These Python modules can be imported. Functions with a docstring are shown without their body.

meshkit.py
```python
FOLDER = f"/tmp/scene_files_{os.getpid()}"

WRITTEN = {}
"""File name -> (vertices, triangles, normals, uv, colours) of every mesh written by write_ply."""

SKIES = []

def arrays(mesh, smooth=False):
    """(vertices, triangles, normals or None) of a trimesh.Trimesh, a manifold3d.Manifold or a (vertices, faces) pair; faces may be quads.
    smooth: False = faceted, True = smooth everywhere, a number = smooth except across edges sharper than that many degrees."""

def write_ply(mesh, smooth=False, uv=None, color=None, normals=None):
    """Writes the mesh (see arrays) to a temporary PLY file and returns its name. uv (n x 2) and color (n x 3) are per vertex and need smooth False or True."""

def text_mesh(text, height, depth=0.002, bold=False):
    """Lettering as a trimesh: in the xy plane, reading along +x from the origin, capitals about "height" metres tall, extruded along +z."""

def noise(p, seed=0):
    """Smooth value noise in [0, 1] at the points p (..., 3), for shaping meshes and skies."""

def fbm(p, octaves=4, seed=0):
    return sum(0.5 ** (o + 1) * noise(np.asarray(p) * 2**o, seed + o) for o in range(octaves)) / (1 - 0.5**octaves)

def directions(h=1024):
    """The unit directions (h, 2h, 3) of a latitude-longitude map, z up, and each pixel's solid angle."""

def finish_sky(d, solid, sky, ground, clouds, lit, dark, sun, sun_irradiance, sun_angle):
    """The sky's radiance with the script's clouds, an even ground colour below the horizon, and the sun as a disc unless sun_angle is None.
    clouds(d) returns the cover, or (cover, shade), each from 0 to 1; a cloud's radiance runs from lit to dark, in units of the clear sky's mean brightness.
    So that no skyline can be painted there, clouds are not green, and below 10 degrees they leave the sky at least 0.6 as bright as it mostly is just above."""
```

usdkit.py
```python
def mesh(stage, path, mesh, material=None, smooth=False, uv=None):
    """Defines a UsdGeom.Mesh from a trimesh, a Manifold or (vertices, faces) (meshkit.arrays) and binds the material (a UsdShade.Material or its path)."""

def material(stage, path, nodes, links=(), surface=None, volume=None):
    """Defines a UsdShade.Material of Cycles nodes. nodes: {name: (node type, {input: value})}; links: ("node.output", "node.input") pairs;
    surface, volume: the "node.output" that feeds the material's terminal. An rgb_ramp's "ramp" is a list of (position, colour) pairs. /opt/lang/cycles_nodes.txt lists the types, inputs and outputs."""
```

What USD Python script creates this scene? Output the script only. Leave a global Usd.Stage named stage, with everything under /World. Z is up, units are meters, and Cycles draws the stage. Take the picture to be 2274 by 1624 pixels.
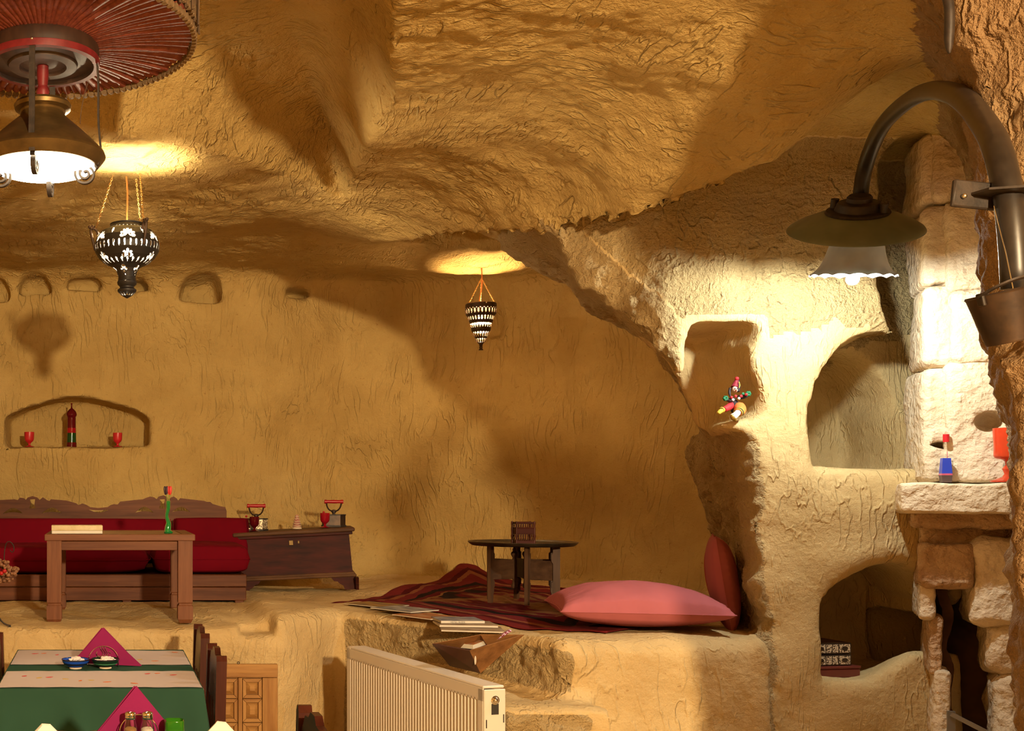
import math, random
import numpy as np
import trimesh
import manifold3d as m3
import shapely.geometry as sg
import usdkit, meshkit
from pxr import Usd, UsdGeom, UsdLux, UsdShade, Gf, Sdf, Vt

stage = Usd.Stage.CreateInMemory()
UsdGeom.Xform.Define(stage, '/World')
PI = math.pi
RNG = np.random.default_rng(7)

# ---------------------------------------------------------------- camera
# eye 1.51 m above the lower floor, level, lens shifted right and up (the photograph is an off-centre crop)
EYE = np.array([0.0, 0.0, 1.51]); FPX = 2500.0; SY = 2500.0 / 1550.0; CX, CY = 230.0, 1100.0
APX = 36.0
cam = UsdGeom.Camera.Define(stage, '/World/camera')
cam.CreateHorizontalApertureAttr(APX)
cam.CreateVerticalApertureAttr(APX * 1624 / 2274)
cam.CreateFocalLengthAttr(APX * FPX / 2274)
cam.CreateHorizontalApertureOffsetAttr((1137 - CX) / 2274 * APX)
cam.CreateVerticalApertureOffsetAttr((CY - 812) / 2274 * APX)
cam.CreateClippingRangeAttr(Gf.Vec2f(0.05, 100.0))
cam.CreateExposureAttr(0.25)
cam.AddTranslateOp().Set(Gf.Vec3d(*EYE)); cam.AddRotateXOp().Set(90.0)

ROOM_POWER = 3700.0
# ---------------------------------------------------------------- room light: lamps of the part of the room behind the eye
def disk_lamp(name, loc, r, power, col, aim):
    """an open-fronted lamp: a glowing disc that shines towards aim"""
    l = UsdLux.DiskLight.Define(stage, '/World/' + name)
    l.CreateRadiusAttr(r); l.CreateIntensityAttr(power); l.CreateColorAttr(Gf.Vec3f(*col))
    n = -np.asarray(aim, float); n /= np.linalg.norm(n)
    x = np.cross((0, 0, 1.0), n); x /= np.linalg.norm(x); y = np.cross(n, x)
    T = np.eye(4); T[0, :3], T[1, :3], T[2, :3], T[3, :3] = x, y, n, loc
    l.AddTransformOp().Set(Gf.Matrix4d(T.tolist()))
WARM = (1.0, 0.74, 0.42)
disk_lamp('room_lamp_light', (1.62, -2.3, 2.72), 0.12, ROOM_POWER, WARM, (-0.05, 0.97, -0.20))
BULB_PENDANT = 14.0
BULB_LANTERN = 3000.0
BULB_SMALL = 1500.0
BULB_ARM = 2300.0

def P(px, py, Y):
    """the point on the line of sight through a pixel at depth Y (in units of SY metres: depths were first surveyed for a shorter lens)"""
    return np.array([(px - CX) / 1550.0 * Y, Y * SY, EYE[2] - (py - CY) / 1550.0 * Y])

# ---------------------------------------------------------------- helpers for prims
used = {}
def numbered(parent, name):
    k = (parent, name); n = used.get(k, 0); used[k] = n + 1
    return name if n == 0 else '%s_%03d' % (name, n)

def cd(prim, **kw):
    for k, v in kw.items():
        if v is not None:
            prim.SetCustomDataByKey(k, v)
    return prim

def thing(name, label, cat, loc=(0, 0, 0), rz=0.0, group=None):
    x = UsdGeom.Xform.Define(stage, '/World/' + numbered('/World', name))
    x.AddTranslateOp().Set(Gf.Vec3d(*[float(c) for c in loc])); x.AddRotateZOp().Set(math.degrees(rz))
    return cd(x.GetPrim(), label=label, category=cat, group=group)

def obj(name, mesh, mat, parent=None, smooth=40, label=None, cat=None, group=None, kind=None, rel=None):
    """One Mesh prim. rel: world position to subtract so that world-built meshes sit under a placed Xform without rotation."""
    pp = str(parent.GetPath()) if parent is not None else '/World'
    path = pp + '/' + numbered(pp, name)
    if rel is not None:
        v, f, _ = meshkit.arrays(mesh)
        mesh = trimesh.Trimesh(np.asarray(v) - np.asarray(rel), f, process=False)
    m = usdkit.mesh(stage, path, mesh, M[mat], smooth=smooth)
    p = m.GetPrim()
    return cd(p, label=label, category=cat, group=group, kind=kind)

def dup(root, loc, rz, label, group=None):
    was = root.GetCustomData()
    base = root.GetName()
    r = thing(base, label, was['category'], loc, rz, group or was.get('group'))
    r.GetReferences().AddInternalReference(root.GetPath()); r.SetInstanceable(True)
    return r

M = {}
def mat(name, nodes, links, surface='p.BSDF', volume=None):
    M[name] = usdkit.material(stage, '/World/Looks/' + name, nodes, links, surface=surface, volume=volume)
def plain(name, col, rough=0.5, metal=0.0, **kw):
    mat(name, {'p': ('principled_bsdf', {'base_color': col, 'roughness': rough, 'metallic': metal, **kw})}, [])
def varied(name, c1, c2, scale=(8, 8, 8), rough=0.6, metal=0.0, bump=0.0, bdist=0.004, det=5, spec=0.5, sharp=(0.3, 0.7), bscale=None, **kw):
    """two colours mixed by a noise that may be stretched (grain), with fine relief"""
    n = {'tc': ('texture_coordinate', {}), 'mp': ('mapping', {'scale': scale}),
         'n': ('noise_texture', {'scale': 1.0, 'detail': det, 'roughness': 0.6}),
         'r': ('rgb_ramp', {'ramp': [(sharp[0], c1), (sharp[1], c2)]}),
         'p': ('principled_bsdf', {'roughness': rough, 'metallic': metal, 'specular_ior_level': spec, **kw})}
    l = [('tc.object', 'mp.vector'), ('mp.vector', 'n.vector'), ('n.fac', 'r.fac'), ('r.color', 'p.base_color')]
    if bump:
        n['b'] = ('bump', {'strength': bump, 'distance': bdist})
        src = 'n.fac'
        if bscale:
            n['mb'] = ('mapping', {'scale': bscale}); n['nb'] = ('noise_texture', {'scale': 1.0, 'detail': 4})
            l += [('tc.object', 'mb.vector'), ('mb.vector', 'nb.vector')]; src = 'nb.fac'
        l += [(src, 'b.height'), ('b.normal', 'p.normal')]
    mat(name, n, l)

# ---------------------------------------------------------------- rock materials
def rock(name, scales, c_lo, c_hi, bump=0.6, dist=0.02, pit=0.5):
    """carved tuff: chisel strokes (two stretched ridged noises, chosen by a third), grain and pits"""
    n = {'g': ('geometry', {}),
         'wn': ('noise_texture', {'scale': 1.1, 'detail': 2}),
         'ws': ('vector_math', {'math_type': 'scale', 'scale': 0.35}),
         'wa': ('vector_math', {'math_type': 'add'}),
         'm1': ('mapping', {'scale': scales[0][0], 'rotation': scales[0][1]}), 'm2': ('mapping', {'scale': scales[1][0], 'rotation': scales[1][1]}),
         'n1': ('noise_texture', {'scale': 1.0, 'detail': 2.5, 'roughness': 0.5}), 'n2': ('noise_texture', {'scale': 1.0, 'detail': 2.5, 'roughness': 0.5}),
         'nm': ('noise_texture', {'scale': 1.7, 'detail': 1}), 'rm': ('rgb_ramp', {'ramp': [(0.42, (0, 0, 0)), (0.58, (1, 1, 1))]}),
         's1': ('math', {'math_type': 'subtract', 'value2': 0.5}), 'a1': ('math', {'math_type': 'absolute'}),
         's2': ('math', {'math_type': 'subtract', 'value2': 0.5}), 'a2': ('math', {'math_type': 'absolute'}),
         'mx': ('mix_float', {}),
         'q': ('map_range', {'range_type': 'smoothstep', 'from_min': 0.0, 'from_max': 0.055, 'to_min': 1.0, 'to_max': 0.0, 'clamp': True}),
         'kn': ('noise_texture', {'scale': 4.0, 'detail': 2}), 'kr': ('map_range', {'from_min': 0.38, 'from_max': 0.62, 'to_min': 0.15, 'to_max': 1.0, 'clamp': True}), 'q2': ('math', {'math_type': 'multiply'}),
         'f': ('noise_texture', {'scale': 55.0, 'detail': 4, 'roughness': 0.65}),
         'fm': ('math', {'math_type': 'multiply', 'value2': pit}),
         'ad': ('math', {'math_type': 'add'}),
         'b': ('bump', {'strength': bump, 'distance': dist}),
         'cn': ('noise_texture', {'scale': 2.3, 'detail': 6, 'roughness': 0.6}),
         'cr': ('rgb_ramp', {'ramp': [(0.3, c_lo), (0.7, c_hi)]}),
         'sp': ('noise_texture', {'scale': 38.0, 'detail': 2}), 'sr': ('rgb_ramp', {'ramp': [(0.68, (1, 1, 1)), (0.76, (0.62, 0.5, 0.4))]}),
         'cm': ('mix', {'mix_type': 'multiply', 'fac': 0.6}),
         'p': ('principled_bsdf', {'roughness': 0.92, 'specular_ior_level': 0.15})}
    l = [('g.position', 'wn.vector'), ('wn.color', 'ws.vector1'), ('ws.vector', 'wa.vector1'), ('g.position', 'wa.vector2'),
         ('wa.vector', 'm1.vector'), ('wa.vector', 'm2.vector'), ('m1.vector', 'n1.vector'), ('m2.vector', 'n2.vector'), ('g.position', 'nm.vector'),
         ('nm.fac', 'rm.fac'), ('n1.fac', 's1.value1'), ('s1.value', 'a1.value1'), ('n2.fac', 's2.value1'), ('s2.value', 'a2.value1'),
         ('a1.value', 'mx.a'), ('a2.value', 'mx.b'), ('rm.color', 'mx.fac'), ('mx.result', 'q.value'), ('q.result', 'q2.value1'), ('g.position', 'kn.vector'), ('kn.fac', 'kr.value'), ('kr.result', 'q2.value2'),
         ('g.position', 'f.vector'), ('f.fac', 'fm.value1'), ('q2.value', 'ad.value1'), ('fm.value', 'ad.value2'), ('ad.value', 'b.height'), ('b.normal', 'p.normal'),
         ('g.position', 'cn.vector'), ('cn.fac', 'cr.fac'), ('g.position', 'sp.vector'), ('sp.fac', 'sr.fac'), ('cr.color', 'cm.color1'), ('sr.color', 'cm.color2'), ('cm.color', 'p.base_color')]
    mat(name, n, l)
TUFF_LO, TUFF_HI = (0.45, 0.305, 0.108), (0.575, 0.41, 0.158)
rock('tuff_wall', [((17, 17, 2.2), (0, 0.12, 0)), ((16, 16, 2.6), (0, -0.3, 0))], TUFF_LO, TUFF_HI, bump=0.8, dist=0.009, pit=1.0)
rock('tuff_ceiling', [((5, 19, 8), (0, 0, 0.3)), ((19, 5, 8), (0, 0, -0.5))], TUFF_LO, TUFF_HI, bump=0.9, dist=0.014, pit=1.5)
rock('tuff_right', [((18, 18, 6), (0.5, 0.7, 0)), ((26, 26, 4.5), (0, -0.25, 0))], (0.51, 0.365, 0.165), (0.64, 0.475, 0.235), bump=0.8, dist=0.006, pit=1.4)
rock('tuff_platform', [((11, 11, 4), (0.3, 0.4, 0)), ((15, 15, 4), (0, 0.3, 0))], (0.50, 0.35, 0.16), (0.63, 0.465, 0.23), bump=0.8, dist=0.007, pit=1.4)
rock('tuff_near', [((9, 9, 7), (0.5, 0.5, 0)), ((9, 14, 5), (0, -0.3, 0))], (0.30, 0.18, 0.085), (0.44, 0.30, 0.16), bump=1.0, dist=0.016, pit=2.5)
rock('tuff_hood', [((9, 9, 8), (0.5, 0.7, 0)), ((10, 10, 7), (0.4, -0.6, 0))], (0.51, 0.365, 0.165), (0.64, 0.475, 0.235), bump=1.0, dist=0.018, pit=2.6)
rock('tuff_broken', [((9, 9, 8), (0.5, 0.2, 0)), ((8, 9, 7), (0.4, -0.3, 0))], (0.50, 0.355, 0.165), (0.66, 0.49, 0.25), bump=1.0, dist=0.016, pit=3.0)

# ---------------------------------------------------------------- the cave: a distance field of the rock, turned into a mesh
def smin(a, b, k):
    h = np.clip(0.5 + 0.5 * (b - a) / k, 0, 1)
    return b * (1 - h) + a * h - k * h * (1 - h)
def smax(a, b, k):
    return -smin(-a, -b, k)
def sstep(a, b, x):
    t = np.clip((x - a) / (b - a), 0, 1); return t * t * (3 - 2 * t)
def poly_sd(pts, X, Y):
    """signed distance to a polygon in plan, negative inside"""
    X, Y = np.broadcast_arrays(X, Y)
    d = np.full(X.shape, 1e9); s = np.zeros(X.shape, bool); n = len(pts)
    for i in range(n):
        (ax, ay), (bx, by) = pts[i], pts[(i + 1) % n]
        ex, ey = bx - ax, by - ay
        t = np.clip(((X - ax) * ex + (Y - ay) * ey) / (ex * ex + ey * ey), 0, 1)
        d = np.minimum(d, (X - ax - t * ex) ** 2 + (Y - ay - t * ey) ** 2)
        c = ((ay <= Y) & (by > Y)) | ((by <= Y) & (ay > Y))
        s ^= c & (X < ax + (Y - ay) / (by - ay if by != ay else 1e-9) * ex)
    return np.where(s, -1, 1) * np.sqrt(d)

HOLLOW = [(1.38, 4.05), (1.24, 3.0), (0.98, 2.4), (0.8, 0.6), (-2.8, 0.6), (-2.8, 3.0), (-0.4, 3.1), (0.4, 3.43)]
LIP = [(1.5, 4.45), (1.815, 4.2), (2.14, 3.6), (2.34, 3.12), (2.51, 2.95), (2.655, 2.8), (2.85, 2.65), (3.3, 2.5), (5.0, 2.4), (5.0, 4.3), (3.0, 4.7), (2.2, 4.72)]
PLAT = [(-2.9, 3.80), (0.80, 3.85), (0.98, 3.86), (1.37, 4.05), (1.81, 3.64), (1.91, 3.42), (2.07, 3.14), (3.00, 3.19), (3.06, 3.30), (3.60, 4.0), (6.5, 4.0), (6.5, 7.5), (-2.9, 7.5)]
LEDGE = [(1.40, 4.2), (1.72, 3.0), (2.2, 3.0), (2.2, 3.6), (1.8, 4.2)]
A = np.array([3.01, 3.20]); U = np.array([0.99955, -0.030]); NF = np.array([-0.030, -0.99955])   # right wall: a point, along, outwards
def on_right_wall(px, py):
    """(u, z) where the line of sight through a pixel meets the right wall's face"""
    r = np.array([(px - CX) / 1550.0, 1.0]); Y = (A @ NF) / (r @ NF); p = r * Y
    return float((p - A) @ U), float(EYE[2] - (py - CY) / 1550.0 * Y)
YE = 3.85
EDGE_PX = np.array([(1150, 500), (1250, 585), (1290, 655), (1370, 700), (1430, 740), (1480, 800), (1520, 870), (1556, 930), (1552, 960), (1562, 1010), (1590, 1100), (1618, 1250), (1640, 1400), (1640, 1500)], float)
EDGE_Z = EYE[2] - (EDGE_PX[:, 1] - CY) / 1550.0 * YE; EDGE_X = (EDGE_PX[:, 0] - CX) / 1550.0 * YE
OLD_PX = np.array([(1340, 480), (1420, 600), (1470, 660), (1536, 740), (1545, 800), (1550, 925), (1640, 955), (1662, 1000), (1670, 1150), (1690, 1400), (1692, 1700)], float)
OLD_Z = (EYE[2] - (OLD_PX[:, 1] - CY) / 1550.0 * 3.2)[::-1]; OLD_X = ((OLD_PX[:, 0] - CX) / 1550.0 * 3.2)[::-1]
CREASE_PX = np.array([(1215, 480), (1268, 600), (1325, 660), (1415, 735), (1488, 812), (1535, 925), (1640, 955), (1662, 1000), (1670, 1150), (1690, 1400), (1692, 1700)], float)
CREASE_Z = (EYE[2] - (CREASE_PX[:, 1] - CY) / 1550.0 * 3.2)[::-1]; CREASE_X = ((CREASE_PX[:, 0] - CX) / 1550.0 * 3.2)[::-1]
_o = np.argsort(EDGE_Z); EDGE_Z, EDGE_X = EDGE_Z[_o], EDGE_X[_o]
YN = 1.80
NEAR_PX = np.array([(2060, -150), (2100, 60), (2138, 150), (2158, 250), (2168, 560), (2166, 700), (2195, 800), (2226, 900), (2240, 1000), (2246, 1100), (2252, 1624), (2252, 2000)], float)
NEAR_Z = (EYE[2] - (NEAR_PX[:, 1] - CY) / 1550.0 * YN)[::-1]; NEAR_X = ((NEAR_PX[:, 0] - CX) / 1550.0 * YN)[::-1]

def box_niche(a, za, a0, a1, z0, z1, depth, into, r=0.04, arch=0.0):
    """air of a niche cut into a wall: a runs along the wall, into is the distance into the rock (negative in front)"""
    am, ah = (a0 + a1) / 2, (a1 - a0) / 2
    top = z1 - arch * ((a - am) / ah) ** 2
    q1 = np.abs(a - am) - ah
    q2 = np.maximum(z0 - za, za - top)
    return smax(smax(q1, q2, r), np.maximum(into - depth, -into - 0.25), r)

def rock_parts(X, Y, Z):
    Y = Y / SY
    hol = poly_sd(HOLLOW, X, Y)
    lip = poly_sd(LIP, X, Y)
    zc = 3.24 + 0.04 * np.maximum(0, Y - 3.6) + 0.56 * (1 - np.exp(-np.maximum(-hol, 0) / 0.20)) - 0.05 * sstep(1.6, 2.4, X) * sstep(5.6, 4.4, Y) - 0.15 * np.exp(-((X - 2.7) / 0.9) ** 2 - ((Y - 5.0) / 0.3) ** 2)
    dip = np.interp(X, [1.2, 1.815, 2.14, 2.34, 2.51, 2.655, 2.85, 3.0], [0, 0.18, 0.31, 0.47, 0.43, 0.36, 0.14, 0]) * sstep(4.75, 4.25, Y)
    grv = np.interp(X, [1.3, 1.8, 2.34, 2.655, 3.0], [0.2, 0.28, 0.40, 0.34, 0])
    zc = zc - dip * np.exp(-np.maximum(lip, 0) / 0.45) + grv * (1 - np.exp(-np.maximum(-lip, 0) / 0.04))
    zc = zc + 0.03 * np.sin(2.1 * X + 0.7) * np.sin(1.9 * Y) - 0.08 * np.exp(-((X - 0.45) ** 2 / 0.5 + (Y - 4.35) ** 2 / 0.08))
    d_ceil = (zc - Z) * 0.92
    yb = np.interp(X, [-3, 0.7, 1.3, 2.0, 2.4, 3.1, 3.64, 4.1, 4.5, 4.8, 6], [5.62, 5.6, 5.66, 5.9, 5.86, 5.55, 5.3, 4.9, 4.3, 3.4, 1.0])
    yb = yb - 0.12 * sstep(1.5, 0.75, Z) + 0.05 * np.sin(3 * Z + 1.7 * X)
    d_back = (yb - Y) * np.where(X > 3.0, 0.75, 0.96)
    # niches of the back wall
    into = Y - 5.6
    def N(px0, px1, py0, py1, depth, r=0.035, arch=0.0, yw=5.6):
        x0, x1 = (px0 - CX) / 1550.0 * yw, (px1 - CX) / 1550.0 * yw
        z1, z0 = EYE[2] - (py0 - CY) / 1550.0 * yw, EYE[2] - (py1 - CY) / 1550.0 * yw
        return box_niche(X, Z, x0, x1, z0, z1, depth, Y - yw, r, arch)
    for a in ((-60, 14, 604, 662, 0.16), (40, 114, 592, 648, 0.16), (140, 232, 600, 645, 0.13), (268, 340, 604, 652, 0.13), (393, 490, 594, 672, 0.17)):
        d_back = smax(d_back, -N(*a, arch=0.03), 0.03)
    d_back = smax(d_back, -N(15, 333, 884, 993, 0.24, r=0.02, arch=0.16), 0.02)
    d_back = smax(d_back, -N(1092, 1148, 676, 744, 0.2, r=0.03, arch=0.05, yw=5.42), 0.02)
    d_back = smax(d_back, -N(636, 702, 628, 654, 0.25, r=0.06, yw=5.66), 0.03)
    d_back = smax(d_back, -N(548, 618, 586, 604, 0.25, r=0.04, yw=5.62), 0.02)
    d_left = X + 2.45
    d_floor = Z + 0.0 * X
    # platform and the ledge behind the radiator
    rise = sstep(0.86, 0.98, X) * np.maximum(sstep(4.9, 4.2, Y), sstep(1.8, 2.4, X))
    zp = 0.785 + 0.055 * rise
    pl = poly_sd(PLAT, X, Y)
    d_plat = smax(pl, Z - zp, 0.07)
    notch = np.maximum(np.abs(X - 0.86) - 0.09, np.maximum(np.abs(Y - 3.85) - 0.12, np.abs(Z - 0.85) - 0.12))
    d_plat = smax(d_plat, -notch, 0.05)
    bed = poly_sd([(1.50, 3.30), (1.62, 3.10), (1.87, 3.38), (1.99, 3.52), (1.80, 3.62)], X, Y)
    d_plat = smax(d_plat, -smax(bed, np.maximum(0.67 - Z, Z - 1.2), 0.03), 0.03)
    d_ledge = smax(poly_sd(LEDGE, X, Y), Z - 0.60, 0.05)
    # right wall with its broken left edge
    rx, ry = X - A[0], Y - A[1]
    u = rx * U[0] + ry * U[1]; f = rx * NF[0] + ry * NF[1]              # f > 0: in front of the face
    xe = np.interp(Z, EDGE_Z, EDGE_X)
    lump = 0.05 * np.sin(9 * Z + 4 * Y) + 0.03 * np.sin(23 * Z + 9 * Y + 1)
    xk = np.interp(Z, CREASE_Z, CREASE_X)
    mk = (xe - xk) / (YE - 3.2)
    cham = (xk + mk * (Y - 3.2) - X + 0.2 * lump) / np.sqrt(1 + mk * mk)
    front = f + 0.55 * np.maximum(0, -0.42 - u)
    d_wall = smax(smax(front, cham, 0.02), -(f + 1.1), 0.05)
    def R(px0, px1, py0, py1, depth, r=0.03, arch=0.0):
        (u0, z1), (u1, z0) = on_right_wall(px0, py0), on_right_wall(px1, py1)
        return box_niche(u, Z, u0, u1, z0, z1, depth, -f, r, arch)
    up0 = on_right_wall(1800, 1050); up1 = on_right_wall(2150, 742); zm = on_right_wall(1800, 930)[1]
    um, uh = (up0[0] + up1[0]) / 2, (up1[0] - up0[0]) / 2
    arch_top = zm + (up1[1] - zm) * np.sqrt(np.clip(1 - np.abs((u - um) / uh) ** 2.2, 0, 1)) - 0.3 * np.maximum(0, np.abs(u - um) - uh)
    nich = smax(smax(np.abs(u - um) - uh, np.maximum(up0[1] - Z, (Z - arch_top) * 0.7), 0.03), np.maximum(-f - 0.55, f - 0.25), 0.03)
    d_wall = smax(d_wall, -nich, 0.03)
    lo0 = on_right_wall(1808, 1516); lo1 = on_right_wall(2090, 1242); zm2 = on_right_wall(1808, 1380)[1]
    um2, uh2 = (lo0[0] + lo1[0]) / 2 + 0.06, (lo1[0] - lo0[0]) / 2 + 0.03
    floor2 = lo0[1] + 0.15 * sstep(0.20, 0.5, u - lo0[0]) * sstep(0.22, -0.02, -f)
    top2 = zm2 + (lo1[1] - zm2) * np.sqrt(np.clip(1 - np.abs((u - um2) / uh2) ** 1.7, 0, 1)) - 0.3 * np.maximum(0, np.abs(u - um2) - uh2)
    nich2 = smax(smax(np.abs(u - um2) - uh2, smax(floor2 - Z, (Z - top2) * 0.75, 0.03), 0.03), np.maximum(-f - 0.40, f - 0.25), 0.03)
    d_wall = smax(d_wall, -nich2, 0.03)
    dn0 = on_right_wall(1536, 938); dn1 = on_right_wall(1684, 716)
    dm = (dn0[0] + dn1[0]) / 2 + 0.012 * np.sin(11 * Z); dh = (dn1[0] - dn0[0]) / 2
    doll = smax(smax(np.maximum(u - dm - dh - 0.015 * np.sin(17 * Z + 9 * f), dm - dh - 0.09 * sstep(2.12, 1.98, Z) - u), np.maximum(dn0[1] - Z, Z - dn1[1]), 0.05), np.maximum(-f - 0.30, f - 0.4), 0.04)
    d_wall = smax(d_wall, -doll, 0.02)
    ez = np.interp(Z, [on_right_wall(2040, 860)[1], on_right_wall(2005, 745)[1], on_right_wall(1962, 640)[1], on_right_wall(1945, 540)[1]], [on_right_wall(2046, 860)[0], on_right_wall(2005, 745)[0], on_right_wall(1962, 640)[0], on_right_wall(1950, 540)[0]])
    d_wall = smax(d_wall, -smax(smax(ez - u, on_right_wall(2040, 900)[1] - Z, 0.05), np.maximum(-f - 0.30, f - 0.3), 0.03), 0.02)
    hu0, hu1 = on_right_wall(2140, 1300)[0], on_right_wall(2330, 1300)[0]
    d_wall = smax(d_wall, -smax(np.abs(u - (hu0 + hu1) / 2) - (hu1 - hu0) / 2, np.maximum(np.maximum(-f - 0.42, f - 0.25), Z - 1.12), 0.03), 0.03)
    # the rock close by on the right
    xn = np.interp(Z, NEAR_Z, NEAR_X)
    d_near = smax(-(X - xn - 0.012) * 0.75 - (Y - YN) * 0.66, -(X - xn - 0.012) * 0.60 + (Y - YN) * 0.80, 0.02)
    hb = P(2225, 640, 1.80); hb[1] /= SY
    hole = np.sqrt(((X - hb[0]) / 0.10) ** 2 + ((Y - hb[1]) / 0.22) ** 2 + ((Z - hb[2]) / 0.16) ** 2)
    d_near = smax(d_near, -(hole - 1) * 0.1, 0.02)
    return dict(cham=cham, front=front, doll=doll, ceil=d_ceil, back=d_back, left=d_left, floor=d_floor, plat=d_plat, ledge=d_ledge, wall=d_wall, near=d_near)

def rock_sd(X, Y, Z):
    d = rock_parts(X, Y, Z)
    r = smin(d['back'], d['ceil'], 0.22)
    r = smin(r, d['left'], 0.2)
    r = smin(r, d['wall'], 0.10) if True else r
    w = smin(d['wall'], d['ceil'], 0.16)
    r = np.minimum(r, w)
    p = smin(d['plat'], d['floor'], 0.06); p = smin(p, d['ledge'], 0.05)
    r = smin(r, p, 0.08)
    r = smin(r, smin(d['near'], d['ceil'], 0.3), 0.03)
    return r

def surface_nets(D, org, h):
    S = D < 0
    c = [S[i:S.shape[0] - 1 + i, j:S.shape[1] - 1 + j, k:S.shape[2] - 1 + k] for i in (0, 1) for j in (0, 1) for k in (0, 1)]
    n = np.zeros(c[0].shape, np.int8)
    for q in c: n += q
    I = np.argwhere((n > 0) & (n < 8))
    ids = np.full(n.shape, -1, np.int32); ids[tuple(I.T)] = np.arange(len(I))
    acc = np.zeros((len(I), 3)); cnt = np.zeros(len(I))
    off = np.array([(i, j, k) for i in (0, 1) for j in (0, 1) for k in (0, 1)])
    val = np.stack([D[tuple((I + o).T)] for o in off], 1)
    for a in range(8):
        for ax in range(3):
            if off[a][ax] == 0:
                b = a + (4, 2, 1)[ax]
                va, vb = val[:, a], val[:, b]
                m = (va < 0) != (vb < 0)
                t = np.where(m, va / np.where(m, va - vb, 1), 0)
                p = np.repeat(off[a][None].astype(float), len(I), 0); p[:, ax] += t
                acc[m] += p[m]; cnt[m] += 1
    V = (I + acc / cnt[:, None]) * h + org
    F = []
    for ax in range(3):
        sl0 = [slice(None)] * 3; sl1 = [slice(None)] * 3
        sl0[ax] = slice(0, -1); sl1[ax] = slice(1, None)
        a, b = S[tuple(sl0)], S[tuple(sl1)]
        E = np.argwhere(a != b)
        o1, o2 = (ax + 1) % 3, (ax + 2) % 3
        E = E[(E[:, o1] > 0) & (E[:, o2] > 0) & (E[:, o1] < S.shape[o1] - 1) & (E[:, o2] < S.shape[o2] - 1)]
        def cell(d1, d2):
            q = E.copy(); q[:, o1] -= d1; q[:, o2] -= d2
            return ids[tuple(q.T)]
        quad = np.stack([cell(1, 1), cell(0, 1), cell(0, 0), cell(1, 0)], 1)
        flip = ~a[tuple(E.T)]
        quad[flip] = quad[flip][:, ::-1]
        F.append(quad)
    Q = np.vstack(F)
    return V, np.vstack([Q[:, [0, 1, 2]], Q[:, [0, 2, 3]]])

H = 0.032
gx, gy, gz = np.arange(-2.55, 4.95, H), np.arange(1.9, 10.0, H), np.arange(-0.06, 3.86, H)
D = np.empty((len(gx), len(gy), len(gz)), np.float32)
for i0 in range(0, len(gx), 24):
    D[i0:i0 + 24] = rock_sd(gx[i0:i0 + 24, None, None], gy[None, :, None], gz[None, None, :])
V, F = surface_nets(D, np.array([gx[0], gy[0], gz[0]]), H)
del D

def vnormals(V, F):
    n = np.zeros_like(V); fn = np.cross(V[F[:, 1]] - V[F[:, 0]], V[F[:, 2]] - V[F[:, 0]])
    for k in range(3): np.add.at(n, F[:, k], fn)
    return n / np.maximum(np.linalg.norm(n, axis=1, keepdims=True), 1e-12)
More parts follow.
